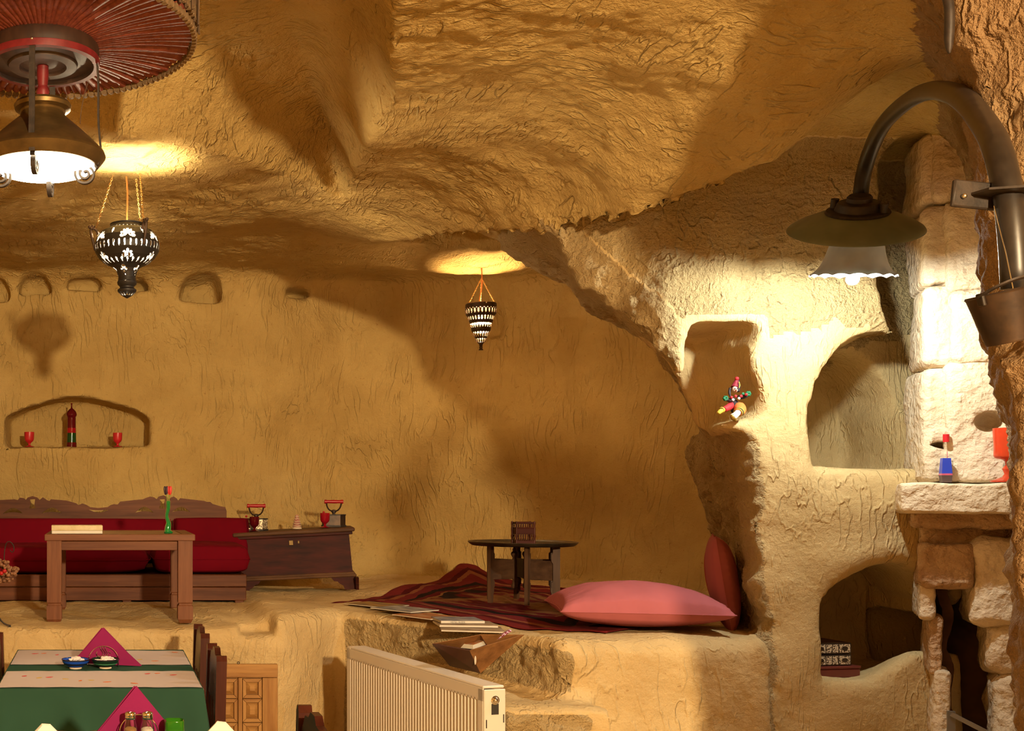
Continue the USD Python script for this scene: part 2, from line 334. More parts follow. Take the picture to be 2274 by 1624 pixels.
# drop what the part of the room behind the eye will close, then refine once
C = V[F].mean(1)
keep = (C[:, 2] < 3.80)
F = F[keep]
V, F = trimesh.remesh.subdivide(V, F)
NV = vnormals(V, F)
PR = rock_parts(V[:, 0], V[:, 1], V[:, 2])
NAMES = ['ceil', 'back', 'left', 'floor', 'plat', 'ledge', 'wall', 'near']
DM = np.stack([np.abs(PR[k]) if k not in () else PR[k] for k in NAMES], 1)
DM = np.stack([PR[k] for k in NAMES], 1)
which = DM.argmin(1)
rx, ry = V[:, 0] - A[0], V[:, 1] / SY - A[1]
fu = rx * U[0] + ry * U[1]; ff = rx * NF[0] + ry * NF[1]
rough = np.full(len(V), 0.016)
rough += 0.012 * (which == 0)
inniche = PR['doll'] < 0.03
broken = (which == 6) & ((PR['cham'] > -0.05) | (V[:, 0] < np.interp(V[:, 2], OLD_Z, OLD_X) + 0.02)) & ~inniche
rough = np.where(broken, 0.042, rough)
riser = ((which == 4) | (which == 5)) & (V[:, 0] > 1.38) & (V[:, 0] < 2.12) & (NV[:, 2] < 0.6)
rough = np.where(riser, 0.045, rough)
rough = np.where(which == 7, 0.04, rough)
rough = np.where((which == 4) & (NV[:, 2] > 0.7), 0.012, rough)
rough = np.where((which == 6) & ~broken, 0.010, rough)
hood = (which == 6) & ~broken & ~inniche & (V[:, 2] > 2.24 + 0.30 * (meshkit.fbm(V * 7, 3, 77) - 0.5))
rough = np.where(hood, 0.024, rough)
rough = np.where(which == 1, 0.012, rough)
# even the roughness out so that patches have no hard edge
for _ in range(6):
    s = np.zeros(len(V)); c = np.zeros(len(V))
    for a, b in ((0, 1), (1, 2), (2, 0)):
        np.add.at(s, F[:, a], rough[F[:, b]]); np.add.at(c, F[:, a], 1)
    rough = 0.5 * rough + 0.5 * s / np.maximum(c, 1)
q = V.copy()
low = meshkit.fbm(q * 1.9, 3, 3) - 0.5
mid = meshkit.fbm(q * np.array([7, 7, 4.5]), 3, 11) - 0.5
rid = 0.5 - np.abs(meshkit.noise(q * np.array([15, 15, 8]) + 3 * low[:, None], 21) - 0.5) * 2
fine = meshkit.noise(q * 38, 31) - 0.5
bk = np.clip((rough - 0.025) / 0.02, 0, 1)
chunk = np.abs(meshkit.fbm(q * 5.5 + 9, 3, 41) - 0.5) * 2.2 - 0.35
chip = meshkit.fbm(q * 19, 2, 51) - 0.5
V = V + NV * (0.10 * low + rough * ((1 - bk) * (1.5 * mid + 0.15 * rid) + bk * (1.15 * chunk + 0.9 * chip) + 0.35 * fine))[:, None]
NV = vnormals(V, F)

def raw_mesh(name, V, F, N, material, **kw):
    u, inv = np.unique(F, return_inverse=True)
    path = '/World/' + numbered('/World', name)
    m = UsdGeom.Mesh.Define(stage, path)
    m.CreatePointsAttr(Vt.Vec3fArray.FromNumpy(V[u].astype(np.float32)))
    m.CreateFaceVertexCountsAttr(Vt.IntArray.FromNumpy(np.full(len(F), 3, np.int32)))
    m.CreateFaceVertexIndicesAttr(Vt.IntArray.FromNumpy(inv.reshape(-1).astype(np.int32)))
    m.CreateSubdivisionSchemeAttr('none')
    m.CreateNormalsAttr(Vt.Vec3fArray.FromNumpy(N[u].astype(np.float32))); m.SetNormalsInterpolation('vertex')
    UsdShade.MaterialBindingAPI.Apply(m.GetPrim()).Bind(M[material])
    cd(m.GetPrim(), **kw)
    return m
fw = which[F[:, 0]]
fbk = (bk[F].mean(1) > 0.45)
FC = V[F].mean(1)
def piece(name, sel, material, label, cat):
    raw_mesh(name, V, F[sel], NV, material, label=label, category=cat, kind='structure')
piece('ceiling', fw == 0, 'tuff_ceiling', 'low hewn rock ceiling covered in chisel strokes', 'ceiling')
piece('wall_back', fw == 1, 'tuff_wall', 'hewn rock back wall with a row of small niches and an arched niche', 'wall')
piece('wall_left', fw == 2, 'tuff_wall', 'hewn rock side wall left of the dining table', 'wall')
piece('floor', fw == 3, 'tuff_platform', 'lower rock floor under the dining tables', 'floor')
piece('rock_platform', ((fw == 4) | (fw == 5)) & ~fbk, 'tuff_platform', 'raised rock platform that carries the sofa, the chest and the rug', 'platform')
fhood = hood[F].all(1) & ~fbk
piece('wall_right', fhood, 'tuff_hood', 'rough pecked upper part of the right wall around the arm lamp', 'wall')
piece('wall_right', (fw == 6) & ~fbk & ~fhood, 'tuff_right', 'pale rock pillar and wall with two arched niches under the arm lamp', 'wall')
piece('rock_pillar', (fw == 6) & fbk, 'tuff_broken', 'jagged broken rock edge of the pillar beside the alcove', 'pillar')
piece('rock_riser', ((fw == 4) | (fw == 5)) & fbk, 'tuff_broken', 'broken rock face of the platform behind the radiator', 'platform')
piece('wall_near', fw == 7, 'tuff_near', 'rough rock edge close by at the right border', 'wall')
# the part of the room behind the eye
def boxm(lo, hi):
    lo, hi = np.array(lo, float), np.array(hi, float)
    return trimesh.creation.box(hi - lo, trimesh.transformations.translation_matrix((lo + hi) / 2))
def struct(name, lo, hi, m, label, cat):
    obj(name, boxm(lo, hi), m, label=label, cat=cat, kind='structure', smooth=False)
struct('floor', (-2.6, -3.0, -0.2), (5.0, 2.1, 0.0), 'tuff_platform', 'rock floor behind the point of view', 'floor')
struct('ceiling', (-2.6, -3.0, 3.3), (5.0, 2.0, 3.5), 'tuff_ceiling', 'rock ceiling behind the point of view', 'ceiling')
struct('wall_front', (-2.8, -3.2, -0.2), (5.2, -3.0, 3.9), 'tuff_wall', 'rock wall behind the point of view', 'wall')
struct('wall_left', (-2.8, -3.2, -0.2), (-2.6, 10.6, 4.0), 'tuff_wall', 'rock side wall reaching back past the point of view', 'wall')
struct('wall_right', (4.2, -3.2, -0.2), (4.4, 2.6, 4.0), 'tuff_wall', 'rock side wall to the right of the point of view', 'wall')
struct('ceiling', (-2.8, -3.2, 3.86), (5.2, 10.6, 3.96), 'tuff_ceiling', 'top of the rock above the hollow in the ceiling', 'ceiling')
# ---------------------------------------------------------------- shape helpers
def cat(*ms):
    ms = [m for m in ms if m is not None]
    out = []
    for m in ms:
        v, f, _ = meshkit.arrays(m); out.append(trimesh.Trimesh(v, f, process=False))
    return trimesh.util.concatenate(out)
def tr(m, t):
    m = m.copy(); m.apply_translation(t); return m
def rot(m, ang, ax, pt=(0, 0, 0)):
    m = m.copy(); m.apply_transform(trimesh.transformations.rotation_matrix(ang, ax, pt)); return m
def basis(n, hint=(0, 0, 1.0)):
    n = np.asarray(n, float); n = n / np.linalg.norm(n)
    a = np.cross(hint, n)
    if np.linalg.norm(a) < 1e-6: a = np.array([1.0, 0, 0])
    a /= np.linalg.norm(a); return np.stack([a, np.cross(n, a), n], 1)
def place(m, org, n=None, R=None):
    """local z goes to n"""
    T = np.eye(4); T[:3, :3] = basis(n) if R is None else R; T[:3, 3] = org
    m = m.copy(); m.apply_transform(T); return m
def lathe(prof, n=48, cap=False):
    prof = np.asarray(prof, float)
    t = np.linspace(0, 2 * PI, n, endpoint=False)
    v = np.stack([prof[:, 0][:, None] * np.cos(t), prof[:, 0][:, None] * np.sin(t), np.repeat(prof[:, 1][:, None], n, 1)], -1).reshape(-1, 3)
    f = []
    for i in range(len(prof) - 1):
        for j in range(n):
            k = (j + 1) % n
            a, b, c, d = i * n + j, i * n + k, (i + 1) * n + k, (i + 1) * n + j
            f += [(a, b, c), (a, c, d)]
    return trimesh.Trimesh(v, f, process=False)
def spline(pts, n):
    pts = np.asarray(pts, float); L = np.r_[0, np.cumsum(np.linalg.norm(np.diff(pts, axis=0), axis=1))]
    from scipy.interpolate import CubicSpline
    return CubicSpline(L, pts)(np.linspace(0, L[-1], n))
def tube(pts, r, sides=10, closed=False, caps=True, flat=None, up=(0, 0, 1.0)):
    """sweep of a circle (or of a flat strip: flat=(width, thickness)) along points; r may be a list"""
    pts = np.asarray(pts, float); n = len(pts)
    r = np.broadcast_to(np.asarray(r, float), (n,))
    tg = np.gradient(pts, axis=0) if not closed else np.roll(pts, -1, 0) - np.roll(pts, 1, 0)
    tg /= np.maximum(np.linalg.norm(tg, axis=1, keepdims=True), 1e-12)
    u = np.asarray(up, float); u = u - tg[0] * (u @ tg[0])
    if np.linalg.norm(u) < 1e-3:
        u = np.array([1.0, 0.1, 0]); u = u - tg[0] * (u @ tg[0])
    u /= np.linalg.norm(u)
    if flat is None:
        a = np.linspace(0, 2 * PI, sides, endpoint=False); cs = np.stack([np.cos(a), np.sin(a)], 1)
    else:
        w, t = flat; cs = np.array([(-w, -t), (w, -t), (w, t), (-w, t)]) / 2; sides = 4; r = np.ones(n) * (r / r[0])
    V = []
    for i in range(n):
        u = u - tg[i] * (u @ tg[i]); u /= np.linalg.norm(u); b = np.cross(tg[i], u)
        V.append(pts[i] + r[i] * (cs[:, :1] * b + cs[:, 1:] * u))
    V = np.vstack(V); F = []
    for i in range(n if closed else n - 1):
        for j in range(sides):
            k = (j + 1) % sides; i2 = (i + 1) % n
            F += [(i * sides + j, i * sides + k, i2 * sides + k), (i * sides + j, i2 * sides + k, i2 * sides + j)]
    if caps and not closed:
        c0, c1 = len(V), len(V) + 1; V = np.vstack([V, pts[:1], pts[-1:]])
        for j in range(sides):
            k = (j + 1) % sides
            F += [(c0, k, j), (c1, (n - 1) * sides + j, (n - 1) * sides + k)]
    return trimesh.Trimesh(V, F, process=False)
def rbox(sx, sy, sz, r=0.004, org=(0, 0, 0)):
    """box with rounded vertical and horizontal edges, centred in x and y, standing on z = 0"""
    r = min(r, sx / 2.01, sy / 2.01, sz / 2.01)
    s = m3.Manifold.sphere(r, 12)
    parts = [s.translate((x * (sx / 2 - r), y * (sy / 2 - r), z)) for x in (-1, 1) for y in (-1, 1) for z in (r, sz - r)]
    h = m3.Manifold.batch_hull(parts)
    v, f, _ = meshkit.arrays(h)
    m = trimesh.Trimesh(v, f, process=False); m.apply_translation(org); return m
def bevelbox(sx, sy, sz, b=0.003, org=(0, 0, 0)):
    x, y = sx / 2, sy / 2; pts = []
    for ix in (-1, 1):
        for iy in (-1, 1):
            for iz in (0, 1):
                z = sz * iz; dz = b if iz == 0 else -b
                pts += [(ix * (x - b), iy * y, z + dz), (ix * x, iy * (y - b), z + dz), (ix * (x - b), iy * (y - b), z)]
    m = trimesh.convex.convex_hull(np.array(pts)); m.apply_translation(org); return m
def extr(poly, h, org=(0, 0, 0)):
    m = trimesh.creation.extrude_polygon(poly, h, engine='earcut'); m.apply_translation(org); return m
def standing(poly, t):
    """a polygon drawn in x, z made into a board of thickness t standing upright (y from 0 to t)"""
    m = trimesh.creation.extrude_polygon(poly, t, engine='earcut')
    v = m.vertices; m2 = trimesh.Trimesh(np.stack([v[:, 0], t - v[:, 2], v[:, 1]], 1), m.faces, process=False); return m2
def ball(r, org=(0, 0, 0), sub=2, sc=(1, 1, 1)):
    m = trimesh.creation.icosphere(sub, r); m.apply_scale(sc); m.apply_translation(org); return m
def cyl(r, h, org=(0, 0, 0), n=20):
    m = trimesh.creation.cylinder(r, h, sections=n); m.apply_translation((org[0], org[1], org[2] + h / 2)); return m

# ---------------------------------------------------------------- materials of the lamps
varied('iron', (0.016, 0.012, 0.010), (0.05, 0.035, 0.026), (30, 30, 30), rough=0.55, metal=0.3, bump=0.3)
varied('pipe_paint', (0.014, 0.011, 0.010), (0.034, 0.027, 0.022), (18, 18, 18), rough=0.38, metal=0.1, bump=0.1)
varied('shade_green', (0.13, 0.15, 0.10), (0.19, 0.21, 0.145), (9, 9, 9), rough=0.35, bump=0.05)
varied('bell_enamel', (0.30, 0.30, 0.33), (0.38, 0.38, 0.42), (9, 9, 9), rough=0.4)
varied('old_brass', (0.10, 0.065, 0.025), (0.22, 0.14, 0.05), (10, 10, 14), rough=0.42, metal=0.75, bump=0.15)
varied('lantern_copper', (0.045, 0.03, 0.022), (0.10, 0.06, 0.04), (40, 40, 40), rough=0.5, metal=0.5, bump=0.2)
plain('lantern_metal', (0.028, 0.024, 0.022), 0.5, 0.4)
plain('white_inside', (0.82, 0.8, 0.76), 0.5)
varied('red_reed', (0.13, 0.022, 0.016), (0.24, 0.06, 0.034), (60, 60, 8), rough=0.6, bump=0.2)
varied('reed_end', (0.12, 0.075, 0.035), (0.22, 0.14, 0.07), (90, 90, 90), rough=0.8)
varied('red_wood', (0.09, 0.006, 0.008), (0.19, 0.015, 0.018), (20, 20, 20), rough=0.45, bump=0.1)
varied('dark_wood', (0.018, 0.008, 0.005), (0.05, 0.022, 0.012), (20, 20, 5), rough=0.5, bump=0.2)
varied('twig', (0.05, 0.028, 0.015), (0.13, 0.075, 0.035), (80, 80, 12), rough=0.85)
plain('orange_flex', (0.55, 0.16, 0.04), 0.5)
plain('brass_chain', (0.45, 0.25, 0.08), 0.4, 0.7)
plain('steel', (0.6, 0.6, 0.6), 0.25, 1.0)
def emitter(name, col, s):
    mat(name, {'e': ('emission', {'color': col, 'strength': s})}, [], surface='e.emission')
emitter('bulb_cool', (0.95, 1.0, 0.92), BULB_ARM)
emitter('bulb_pendant', (1.0, 0.80, 0.52), BULB_PENDANT)
emitter('bulb_lantern', (1.0, 0.80, 0.50), BULB_LANTERN)
emitter('bulb_small', (1.0, 0.66, 0.32), BULB_SMALL)

def shell(prof, hole, nu, thick, phase=0.0, out=None):
    """a thin pierced vessel: profile (r, z) rows resampled, hole(u, i_frac, z) -> True where it is cut through"""
    prof = np.asarray(prof, float)
    L = np.r_[0, np.cumsum(np.linalg.norm(np.diff(prof, axis=0), axis=1))]
    nv = int(L[-1] / (2 * PI * prof[:, 0].max() / nu) * 0.9)
    s = np.linspace(0, L[-1], nv + 1)
    r, z = np.interp(s, L, prof[:, 0]), np.interp(s, L, prof[:, 1])
    t = np.linspace(0, 2 * PI, nu, endpoint=False) + phase
    def sheet(dr):
        rr = np.maximum(r + dr, 0.001)
        return np.stack([rr[:, None] * np.cos(t), rr[:, None] * np.sin(t), np.repeat(z[:, None], nu, 1)], -1).reshape(-1, 3)
    V = np.vstack([sheet(0), sheet(-thick)])
    tc = t + PI / nu; zc = (z[1:] + z[:-1]) / 2; sc = (s[1:] + s[:-1]) / 2
    TT, ZZ = np.meshgrid(tc, zc); 
    solid = ~hole(TT, ZZ)
    i, j = np.nonzero(solid); k = (j + 1) % nu
    n0 = (nv + 1) * nu
    a, b, c, d = i * nu + j, i * nu + k, (i + 1) * nu + k, (i + 1) * nu + j
    Fo = [np.stack([a, b, c], 1), np.stack([a, c, d], 1), np.stack([a + n0, c + n0, b + n0], 1), np.stack([a + n0, d + n0, c + n0], 1)]
    # walls of the holes
    for (di, dj, e0, e1) in ((0, 1, b, c), (0, -1, d, a), (1, 0, c, d), (-1, 0, a, b)):
        ii, jj = i + di, (j + dj) % nu
        edge = (ii < 0) | (ii >= nv); edge = edge | ~solid[np.clip(ii, 0, nv - 1), jj]
        p, q2 = e0[edge], e1[edge]
        Fo += [np.stack([p, p + n0, q2 + n0], 1), np.stack([p, q2 + n0, q2], 1)]
    F = np.vstack(Fo)
    m = trimesh.Trimesh(V, F, process=False); m.remove_unreferenced_vertices(); return m
def petal(dx, dz, ang, L, w):
    """drop-shaped hole from the origin towards ang"""
    c, s = np.cos(ang), np.sin(ang); a = dx * c + dz * s; b = -dx * s + dz * c
    q = np.clip(a / L, 0, 1)
    return (a > 0) & (a < L) & (np.abs(b) < w * np.sqrt(np.maximum(q * (1 - q) * 4, 0)) * (0.45 + 0.75 * q))

def placeL(m, org, n):
    m = m.copy(); m.apply_scale(1.25); return place(m, org, n)
# ---------------------------------------------------------------- arm lamp on the right
YL = 2.86; KL = 1.25
hat_c = P(1899, 505, YL); hat_n = np.array([-0.16, -0.50, 1.0]); hat_n /= np.linalg.norm(hat_n)
bell_n = np.array([0.02, -0.15, 1.0]); bell_n /= np.linalg.norm(bell_n)
bell_c = P(1894, 615, YL)
t_arm = thing('arm_lamp', 'dark gooseneck wall lamp with green hat shade and scalloped bell above the right niches', 'lamp', P(2240, 430, 1.55))
o_arm = P(2240, 430, 1.55)
hat = lathe([(0.062, 0.052), (0.10, 0.045), (0.165, 0.014), (0.190, -0.004), (0.194, -0.010), (0.188, -0.010), (0.16, 0.006), (0.10, 0.034), (0.05, 0.042)], 72)
obj('hat_shade', placeL(hat, hat_c, hat_n), 'shade_green', t_arm, rel=o_arm, label='wide green conical hat shade')
col = lathe([(0.0, 0.105), (0.030, 0.105), (0.036, 0.098), (0.036, 0.085), (0.058, 0.082), (0.062, 0.076), (0.066, 0.058), (0.088, 0.056), (0.092, 0.050), (0.088, 0.044), (0.0, 0.044)], 48)
obj('collar', placeL(col, hat_c, hat_n), 'iron', t_arm, rel=o_arm)
for a in (2.4, 5.6):
    ear = cyl(0.012, 0.03, (0.075 * math.cos(a), 0.075 * math.sin(a), 0.055), 12)
    obj('clamp_screw', placeL(ear, hat_c, hat_n), 'iron', t_arm, rel=o_arm)
# bell with a scalloped rim
nb = 96; th = np.linspace(0, 2 * PI, nb, endpoint=False)
bprof = [(0.062, 0.122), (0.072, 0.110), (0.080, 0.085), (0.090, 0.050), (0.104, 0.022), (0.124, 0.004)]
bp = spline(bprof, 14); V_ = []
for side in (0, -0.003):
    for i, (r, z) in enumerate(bp):
        k = (i / 13.0) ** 3
        V_.append(np.stack([(r + side) * np.cos(th), (r + side) * np.sin(th), z + k * 0.006 * np.abs(np.sin(th * 8)) - 0.004 * k], 1))
V_ = np.vstack(V_); F_ = []
for s_ in (0, 1):
    for i in range(13):
        for j in range(nb):
            k = (j + 1) % nb; b0 = s_ * 14 * nb
            q4 = (b0 + i * nb + j, b0 + (i + 1) * nb + j, b0 + (i + 1) * nb + k, b0 + i * nb + k)
            if s_: q4 = q4[::-1]
            F_ += [(q4[0], q4[1], q4[2]), (q4[0], q4[2], q4[3])]
for j in range(nb):
    k = (j + 1) % nb; a0, b0 = 13 * nb, 27 * nb
    F_ += [(a0 + j, b0 + j, b0 + k), (a0 + j, b0 + k, a0 + k)]
obj('bell', placeL(trimesh.Trimesh(V_, F_, process=False), bell_c, bell_n), 'bell_enamel', t_arm, rel=o_arm, label='grey scalloped bell under the hat')
obj('bulb', placeL(ball(0.019, (0, 0, -0.008), 3, (1, 1, 1.0)), bell_c, bell_n), 'bulb_cool', t_arm, rel=o_arm, label='glowing white bulb', smooth=True)
obj('lamp_holder', placeL(cyl(0.014, 0.07, (0, 0, 0.118), 16), bell_c, bell_n), 'iron', t_arm, rel=o_arm)
pp = [P(1911, 440, 2.86), P(1918, 385, 2.83), P(1938, 322, 2.75), P(1980, 255, 2.55), P(2040, 210, 2.28), P(2100, 203, 2.0), P(2150, 230, 1.80), P(2192, 285, 1.66), P(2222, 355, 1.57), P(2240, 440, 1.54), P(2250, 530, 1.53), P(2256, 640, 1.53)]
obj('arm_pipe', tube(spline(pp, 70), 0.028, 16), 'pipe_paint', t_arm, rel=o_arm, smooth=True, label='dark curved gooseneck pipe')
bk = P(2232, 430, 1.54)
strap = cat(tr(bevelbox(0.12, 0.012, 0.06, 0.003), bk + [-0.035, 0.03, -0.03]), tube([bk + [x, y, 0] for x, y in ((-0.03, 0.03), (-0.028, -0.01), (0.0, -0.034), (0.026, -0.012), (0.03, 0.03))], 1.0, flat=(0.055, 0.005), up=(0, 0, 1)))
obj('bracket', rot(strap, 0.10, (0, 1, 0), bk), 'iron', t_arm, rel=o_arm)
obj('screw', tr(ball(0.006, (0, 0, 0), 1), bk + [-0.075, 0.02, 0.0]), 'steel', t_arm, rel=o_arm)

# spike in the ceiling
sp = P(2108, 118, 1.72); sp1 = P(2108, 34, 1.72)
o = obj('iron_spike', tube(spline([sp1 + [0, 0.06, 0.10], sp1 + [0, 0.0, 0.02], (sp + sp1) / 2, sp], 14), [0.011] * 11 + [0.010, 0.008, 0.003], 10), 'iron', smooth=True, label='rusty iron spike hanging from the ceiling at the upper right', cat='spike')

# ---------------------------------------------------------------- pendant lamp, upper left
YP = 2.45
pc = P(95, 362, YP); OP = P(95, 130, YP)
px2m = YP / 1550.0
t_pen = thing('pendant_lamp', 'brass bell pendant lamp hung under a large disc of red reeds', 'lamp', (pc[0], pc[1], pc[2]))
def L(px, py): return np.array([(px - 95) * px2m, 0, (362 - py) * px2m])
R0, RI = 330 * px2m, 95 * px2m
zr = L(95, 128)[2]
# reeds: a low cone of red canes, each one its own part
for k in range(96):
    a = 2 * PI * k / 96 + 0.006 * math.sin(k * 7.3); d = np.array([math.cos(a), math.sin(a), 0])
    r1 = R0 * (1 + 0.012 * math.sin(k * 5.1))
    p0 = d * RI + [0, 0, zr + 0.045]; p1 = d * r1 + [0, 0, zr + 0.072 + 0.004 * math.sin(k * 3.7)]
    mid = (p0 + p1) / 2 + [0, 0, 0.012]
    rad = np.array([0.011, 0.013, 0.0155, 0.017, 0.018]) * (1 + 0.06 * math.sin(k * 2.9))
    obj('reed', tube(spline([p0, mid, p1], 5), rad, 8), 'red_reed', t_pen, smooth=50)
obj('reed_tips', cat(*[tube([np.array([math.cos(a), math.sin(a), 0]) * R0 * q + [0, 0, zr + h] for q in (1.0, 1.035)], 0.0125, 8) for n_, h in ((120, 0.100), (120, 0.125), (120, 0.052)) for a in np.linspace(0, 2 * PI, n_, endpoint=False) + h * 9]), 'reed_end', t_pen, label='pale cut reed ends bundled round the rim', kind='stuff')
tw = []
for k in range(260):
    a = 2 * PI * k / 260 + RNG.normal(0, 0.004); r = R0 * (1.03 + RNG.normal(0, 0.006))
    tw.append(tube([np.array([math.cos(a + q * 0.01), math.sin(a + q * 0.01), 0]) * (r + RNG.normal(0, 0.004)) + [0, 0, zr + z] for q, z in ((0, 0.07 + RNG.uniform(0, 0.04)), (1, 0.25), (2, 0.42 + RNG.uniform(-0.05, 0.05)))], 0.0042, 5))
obj('twig_drum', cat(*tw), 'twig', t_pen, label='drum of upright brown twigs above the reed disc', kind='stuff')
obj('top_plate', lathe([(0.02, zr + 0.25), (R0 * 0.99, zr + 0.25), (R0 * 0.99, zr + 0.10), (RI, zr + 0.070), (0.02, zr + 0.070)], 48), 'dark_wood', t_pen)
rr = 126 * px2m
obj('ring', lathe([(rr * 0.97, zr - 0.03), (rr, zr - 0.028), (rr * 1.0, zr + 0.0), (rr * 0.99, zr + 0.03), (rr * 0.9, zr + 0.055), (0.0, zr + 0.055)], 64), 'dark_wood', t_pen, label='dark wooden hub disc')
obj('ring_band', lathe([(rr * 0.90, zr - 0.034), (rr * 1.004, zr - 0.034), (rr * 1.008, zr - 0.012), (rr * 1.002, zr - 0.010)], 64), 'red_wood', t_pen, label='red painted band round the hub')
hub_prof = [(rr * 0.90, zr - 0.034), (rr * 0.88, zr - 0.02), (rr * 0.62, zr - 0.024), (rr * 0.60, zr - 0.034), (rr * 0.42, zr - 0.036), (rr * 0.40, zr - 0.022), (rr * 0.2, zr - 0.03), (0.0, zr - 0.03)]
obj('hub_rings', lathe(hub_prof[::-1], 64), 'dark_wood', t_pen)
zn = L(0, 240)[2]
obj('spindle', lathe([(0.018, zn - 0.01), (0.018, zn + 0.04), (0.024, zn + 0.055), (0.019, zn + 0.07), (0.017, zr - 0.10), (0.021, zr - 0.06), (0.02, zr - 0.02)], 16), 'red_wood', t_pen)
def pz(py): return L(0, py)[2]
bpf = [(40, 252), (62, 244), (64, 236), (60, 230), (56, 240), (48, 252), (52, 262), (84, 290), (112, 316), (137, 342), (140, 350), (134, 358), (122, 372), (118, 372), (130, 352), (108, 322), (60, 275), (40, 262)]
obj('bell_shade', lathe([(r * px2m, pz(y)) for r, y in bpf], 72), 'old_brass', t_pen, label='old brass bell shade with a flared neck')
dif = [(117, 370), (117, 374), (100, 380), (60, 386), (0, 388)]
obj('glowing_glass', lathe([(r * px2m, pz(y)) for r, y in dif][::-1], 48), 'bulb_pendant', t_pen, smooth=True, label='glowing white glass under the bell')
for k, a in enumerate((-1.70, -0.13, 1.44, 3.01)):
    d = np.array([math.cos(a), math.sin(a), 0.0])
    pts = [d * rr * 0.95 + [0, 0, zr - 0.012], d * rr * 0.98 + [0, 0, zr - 0.06], d * 0.200 + [0, 0, pz(300)], d * 0.205 + [0, 0, pz(340)], d * 0.196 + [0, 0, pz(372)]]
    obj('strap', tube(spline(pts, 12), 1.0, flat=(0.020, 0.006), up=(-d[0], -d[1], 0)), 'iron', t_pen)
    obj('rivet', ball(0.006, d * (rr * 0.995) + [0, 0, zr - 0.012], 1), 'steel', t_pen)
    cpt = d * 0.152 + [0, 0, pz(390)]
    q = np.linspace(0, 4.6 * PI, 60); rad = 0.044 * (1 - q / (4.6 * PI) * 0.86)
    tgt = d
    sc = [cpt + tgt * (r * math.cos(x + 0.4)) + np.array([0, 0, 1.0]) * (r * math.sin(x + 0.4)) for x, r in zip(q, rad)]
    obj('scroll', tube(sc, 1.0, flat=(0.007, 0.016), up=np.cross(tgt, [0, 0, 1.0])), 'iron', t_pen, label='iron scroll under the bell rim')
obj('cable', tube(spline([L(195, 180) + [0, 0.02, 0], L(184, 220) + [0, 0.02, 0], L(178, 275)], 10), 0.0016, 6), 'twig', t_pen)
ztop = 3.66 - pc[2]
obj('ceiling_hook', tube([[0, 0, zr + 0.24], [0, 0, ztop]], 0.012, 8), 'iron', t_pen)

# ---------------------------------------------------------------- pierced hanging lanterns
def chain(p0, p1, n, r=0.0016, link=0.010):
    out = []
    for i in range(n):
        c = p0 + (p1 - p0) * (i + 0.5) / n; d = (p1 - p0) / np.linalg.norm(p1 - p0)
        b = basis(d); s = b[:, 0] if i % 2 else b[:, 1]
        a = np.linspace(0, 2 * PI, 10, endpoint=False); ln = np.linalg.norm(p1 - p0) / n * 0.62
        out.append(tube([c + d * ln * math.cos(x) + s * ln * 0.55 * math.sin(x) for x in a], r, 4, closed=True))
    return cat(*out)
YA = 3.6; k1 = YA / 1550.0; c1 = P(282, 560, YA)
t_l1 = thing('hanging_lantern', 'large round pierced metal lantern with handles hanging over the left table', 'lantern', c1)
def z1(py): return (560 - py) * k1
pr1 = [(36, 500), (40, 508), (58, 516), (68, 530), (72.5, 548), (71, 560), (62, 574), (48, 586), (34, 592), (26, 598), (22, 606), (19, 616), (20, 624)]
pr1 = [(r * k1, z1(y)) for r, y in pr1]
def holes1(T, Z):
    py = 560 - Z / k1
    out = np.zeros(T.shape, bool)
    def cell(n, y0, ph=0.0):
        a = (T + ph) % (2 * PI / n) - PI / n
        return a * 70.0, y0 - py
    dx, dz = cell(6, 538)
    for a in np.radians([0, 30, 60, 90, 120, 150, 180]): out |= petal(dx - 3 * np.cos(a), dz - 2 * np.sin(a), a, 15, 3.6)
    dx, dz = cell(6, 519, PI / 6); out |= (np.abs(dx) < 3 - (dz + 0) * -0.0) & (np.abs(dx) < (dz + 14) * 0.28) & (dz > -14) & (dz < 2)
    dx, dz = cell(36, 560); out |= petal(dx, dz - 0, PI / 2, 15, 2.6)
    dx, dz = cell(6, 580)
    for a in np.radians([10, 45, 90, 135, 170]): out |= petal(dx - 2 * np.cos(a), dz - 1 * np.sin(a), a, 13, 3.2)
    dx, dz = cell(26, 589); out |= petal(dx, dz, PI / 2, 9, 3.6)
    a = (T % (2 * PI / 5) - PI / 5) * 24.0
    for (ax_, y_, r_) in ((0, 597, 4), (5, 601, 2.8), (-5, 601, 2.8), (0, 606, 2.4), (3, 612, 1.8)): out |= (a - ax_) ** 2 + (py - y_) ** 2 < r_ ** 2
    a = (T % (2 * PI / 30) - PI / 30) * 50.0; out |= (a ** 2 + (py - 509) ** 2 < 2.2)
    return out
obj('lantern_body', shell(pr1, holes1, 300, 0.0025), 'lantern_metal', t_l1, smooth=False, label='dark pierced metal bowl')
obj('rim', lathe([(37 * k1, z1(501)), (38 * k1, z1(498)), (36 * k1, z1(497)), (35 * k1, z1(501))], 48), 'lantern_metal', t_l1)
fin = [(20, 624), (22, 627), (21, 632), (16, 637), (16, 640), (21, 644), (21, 647)]
obj('finial', lathe([(r * k1, z1(y)) for r, y in fin], 32), 'lantern_metal', t_l1)
fin2 = [(21 * k1, z1(647)), (19 * k1, z1(650)), (13 * k1, z1(656)), (3 * k1, z1(662)), (0.5 * k1, z1(663))]
obj('pierced_tip', shell(fin2, lambda T, Z: (np.abs((T % (2 * PI / 14)) - PI / 14) < 0.12) & (Z < z1(649.5)) & (Z > z1(657)), 112, 0.002), 'lantern_metal', t_l1, smooth=False)
obj('bulb', ball(0.030, (0, 0, z1(548)), 3), 'bulb_lantern', t_l1, smooth=True, label='glowing bulb inside the bowl')
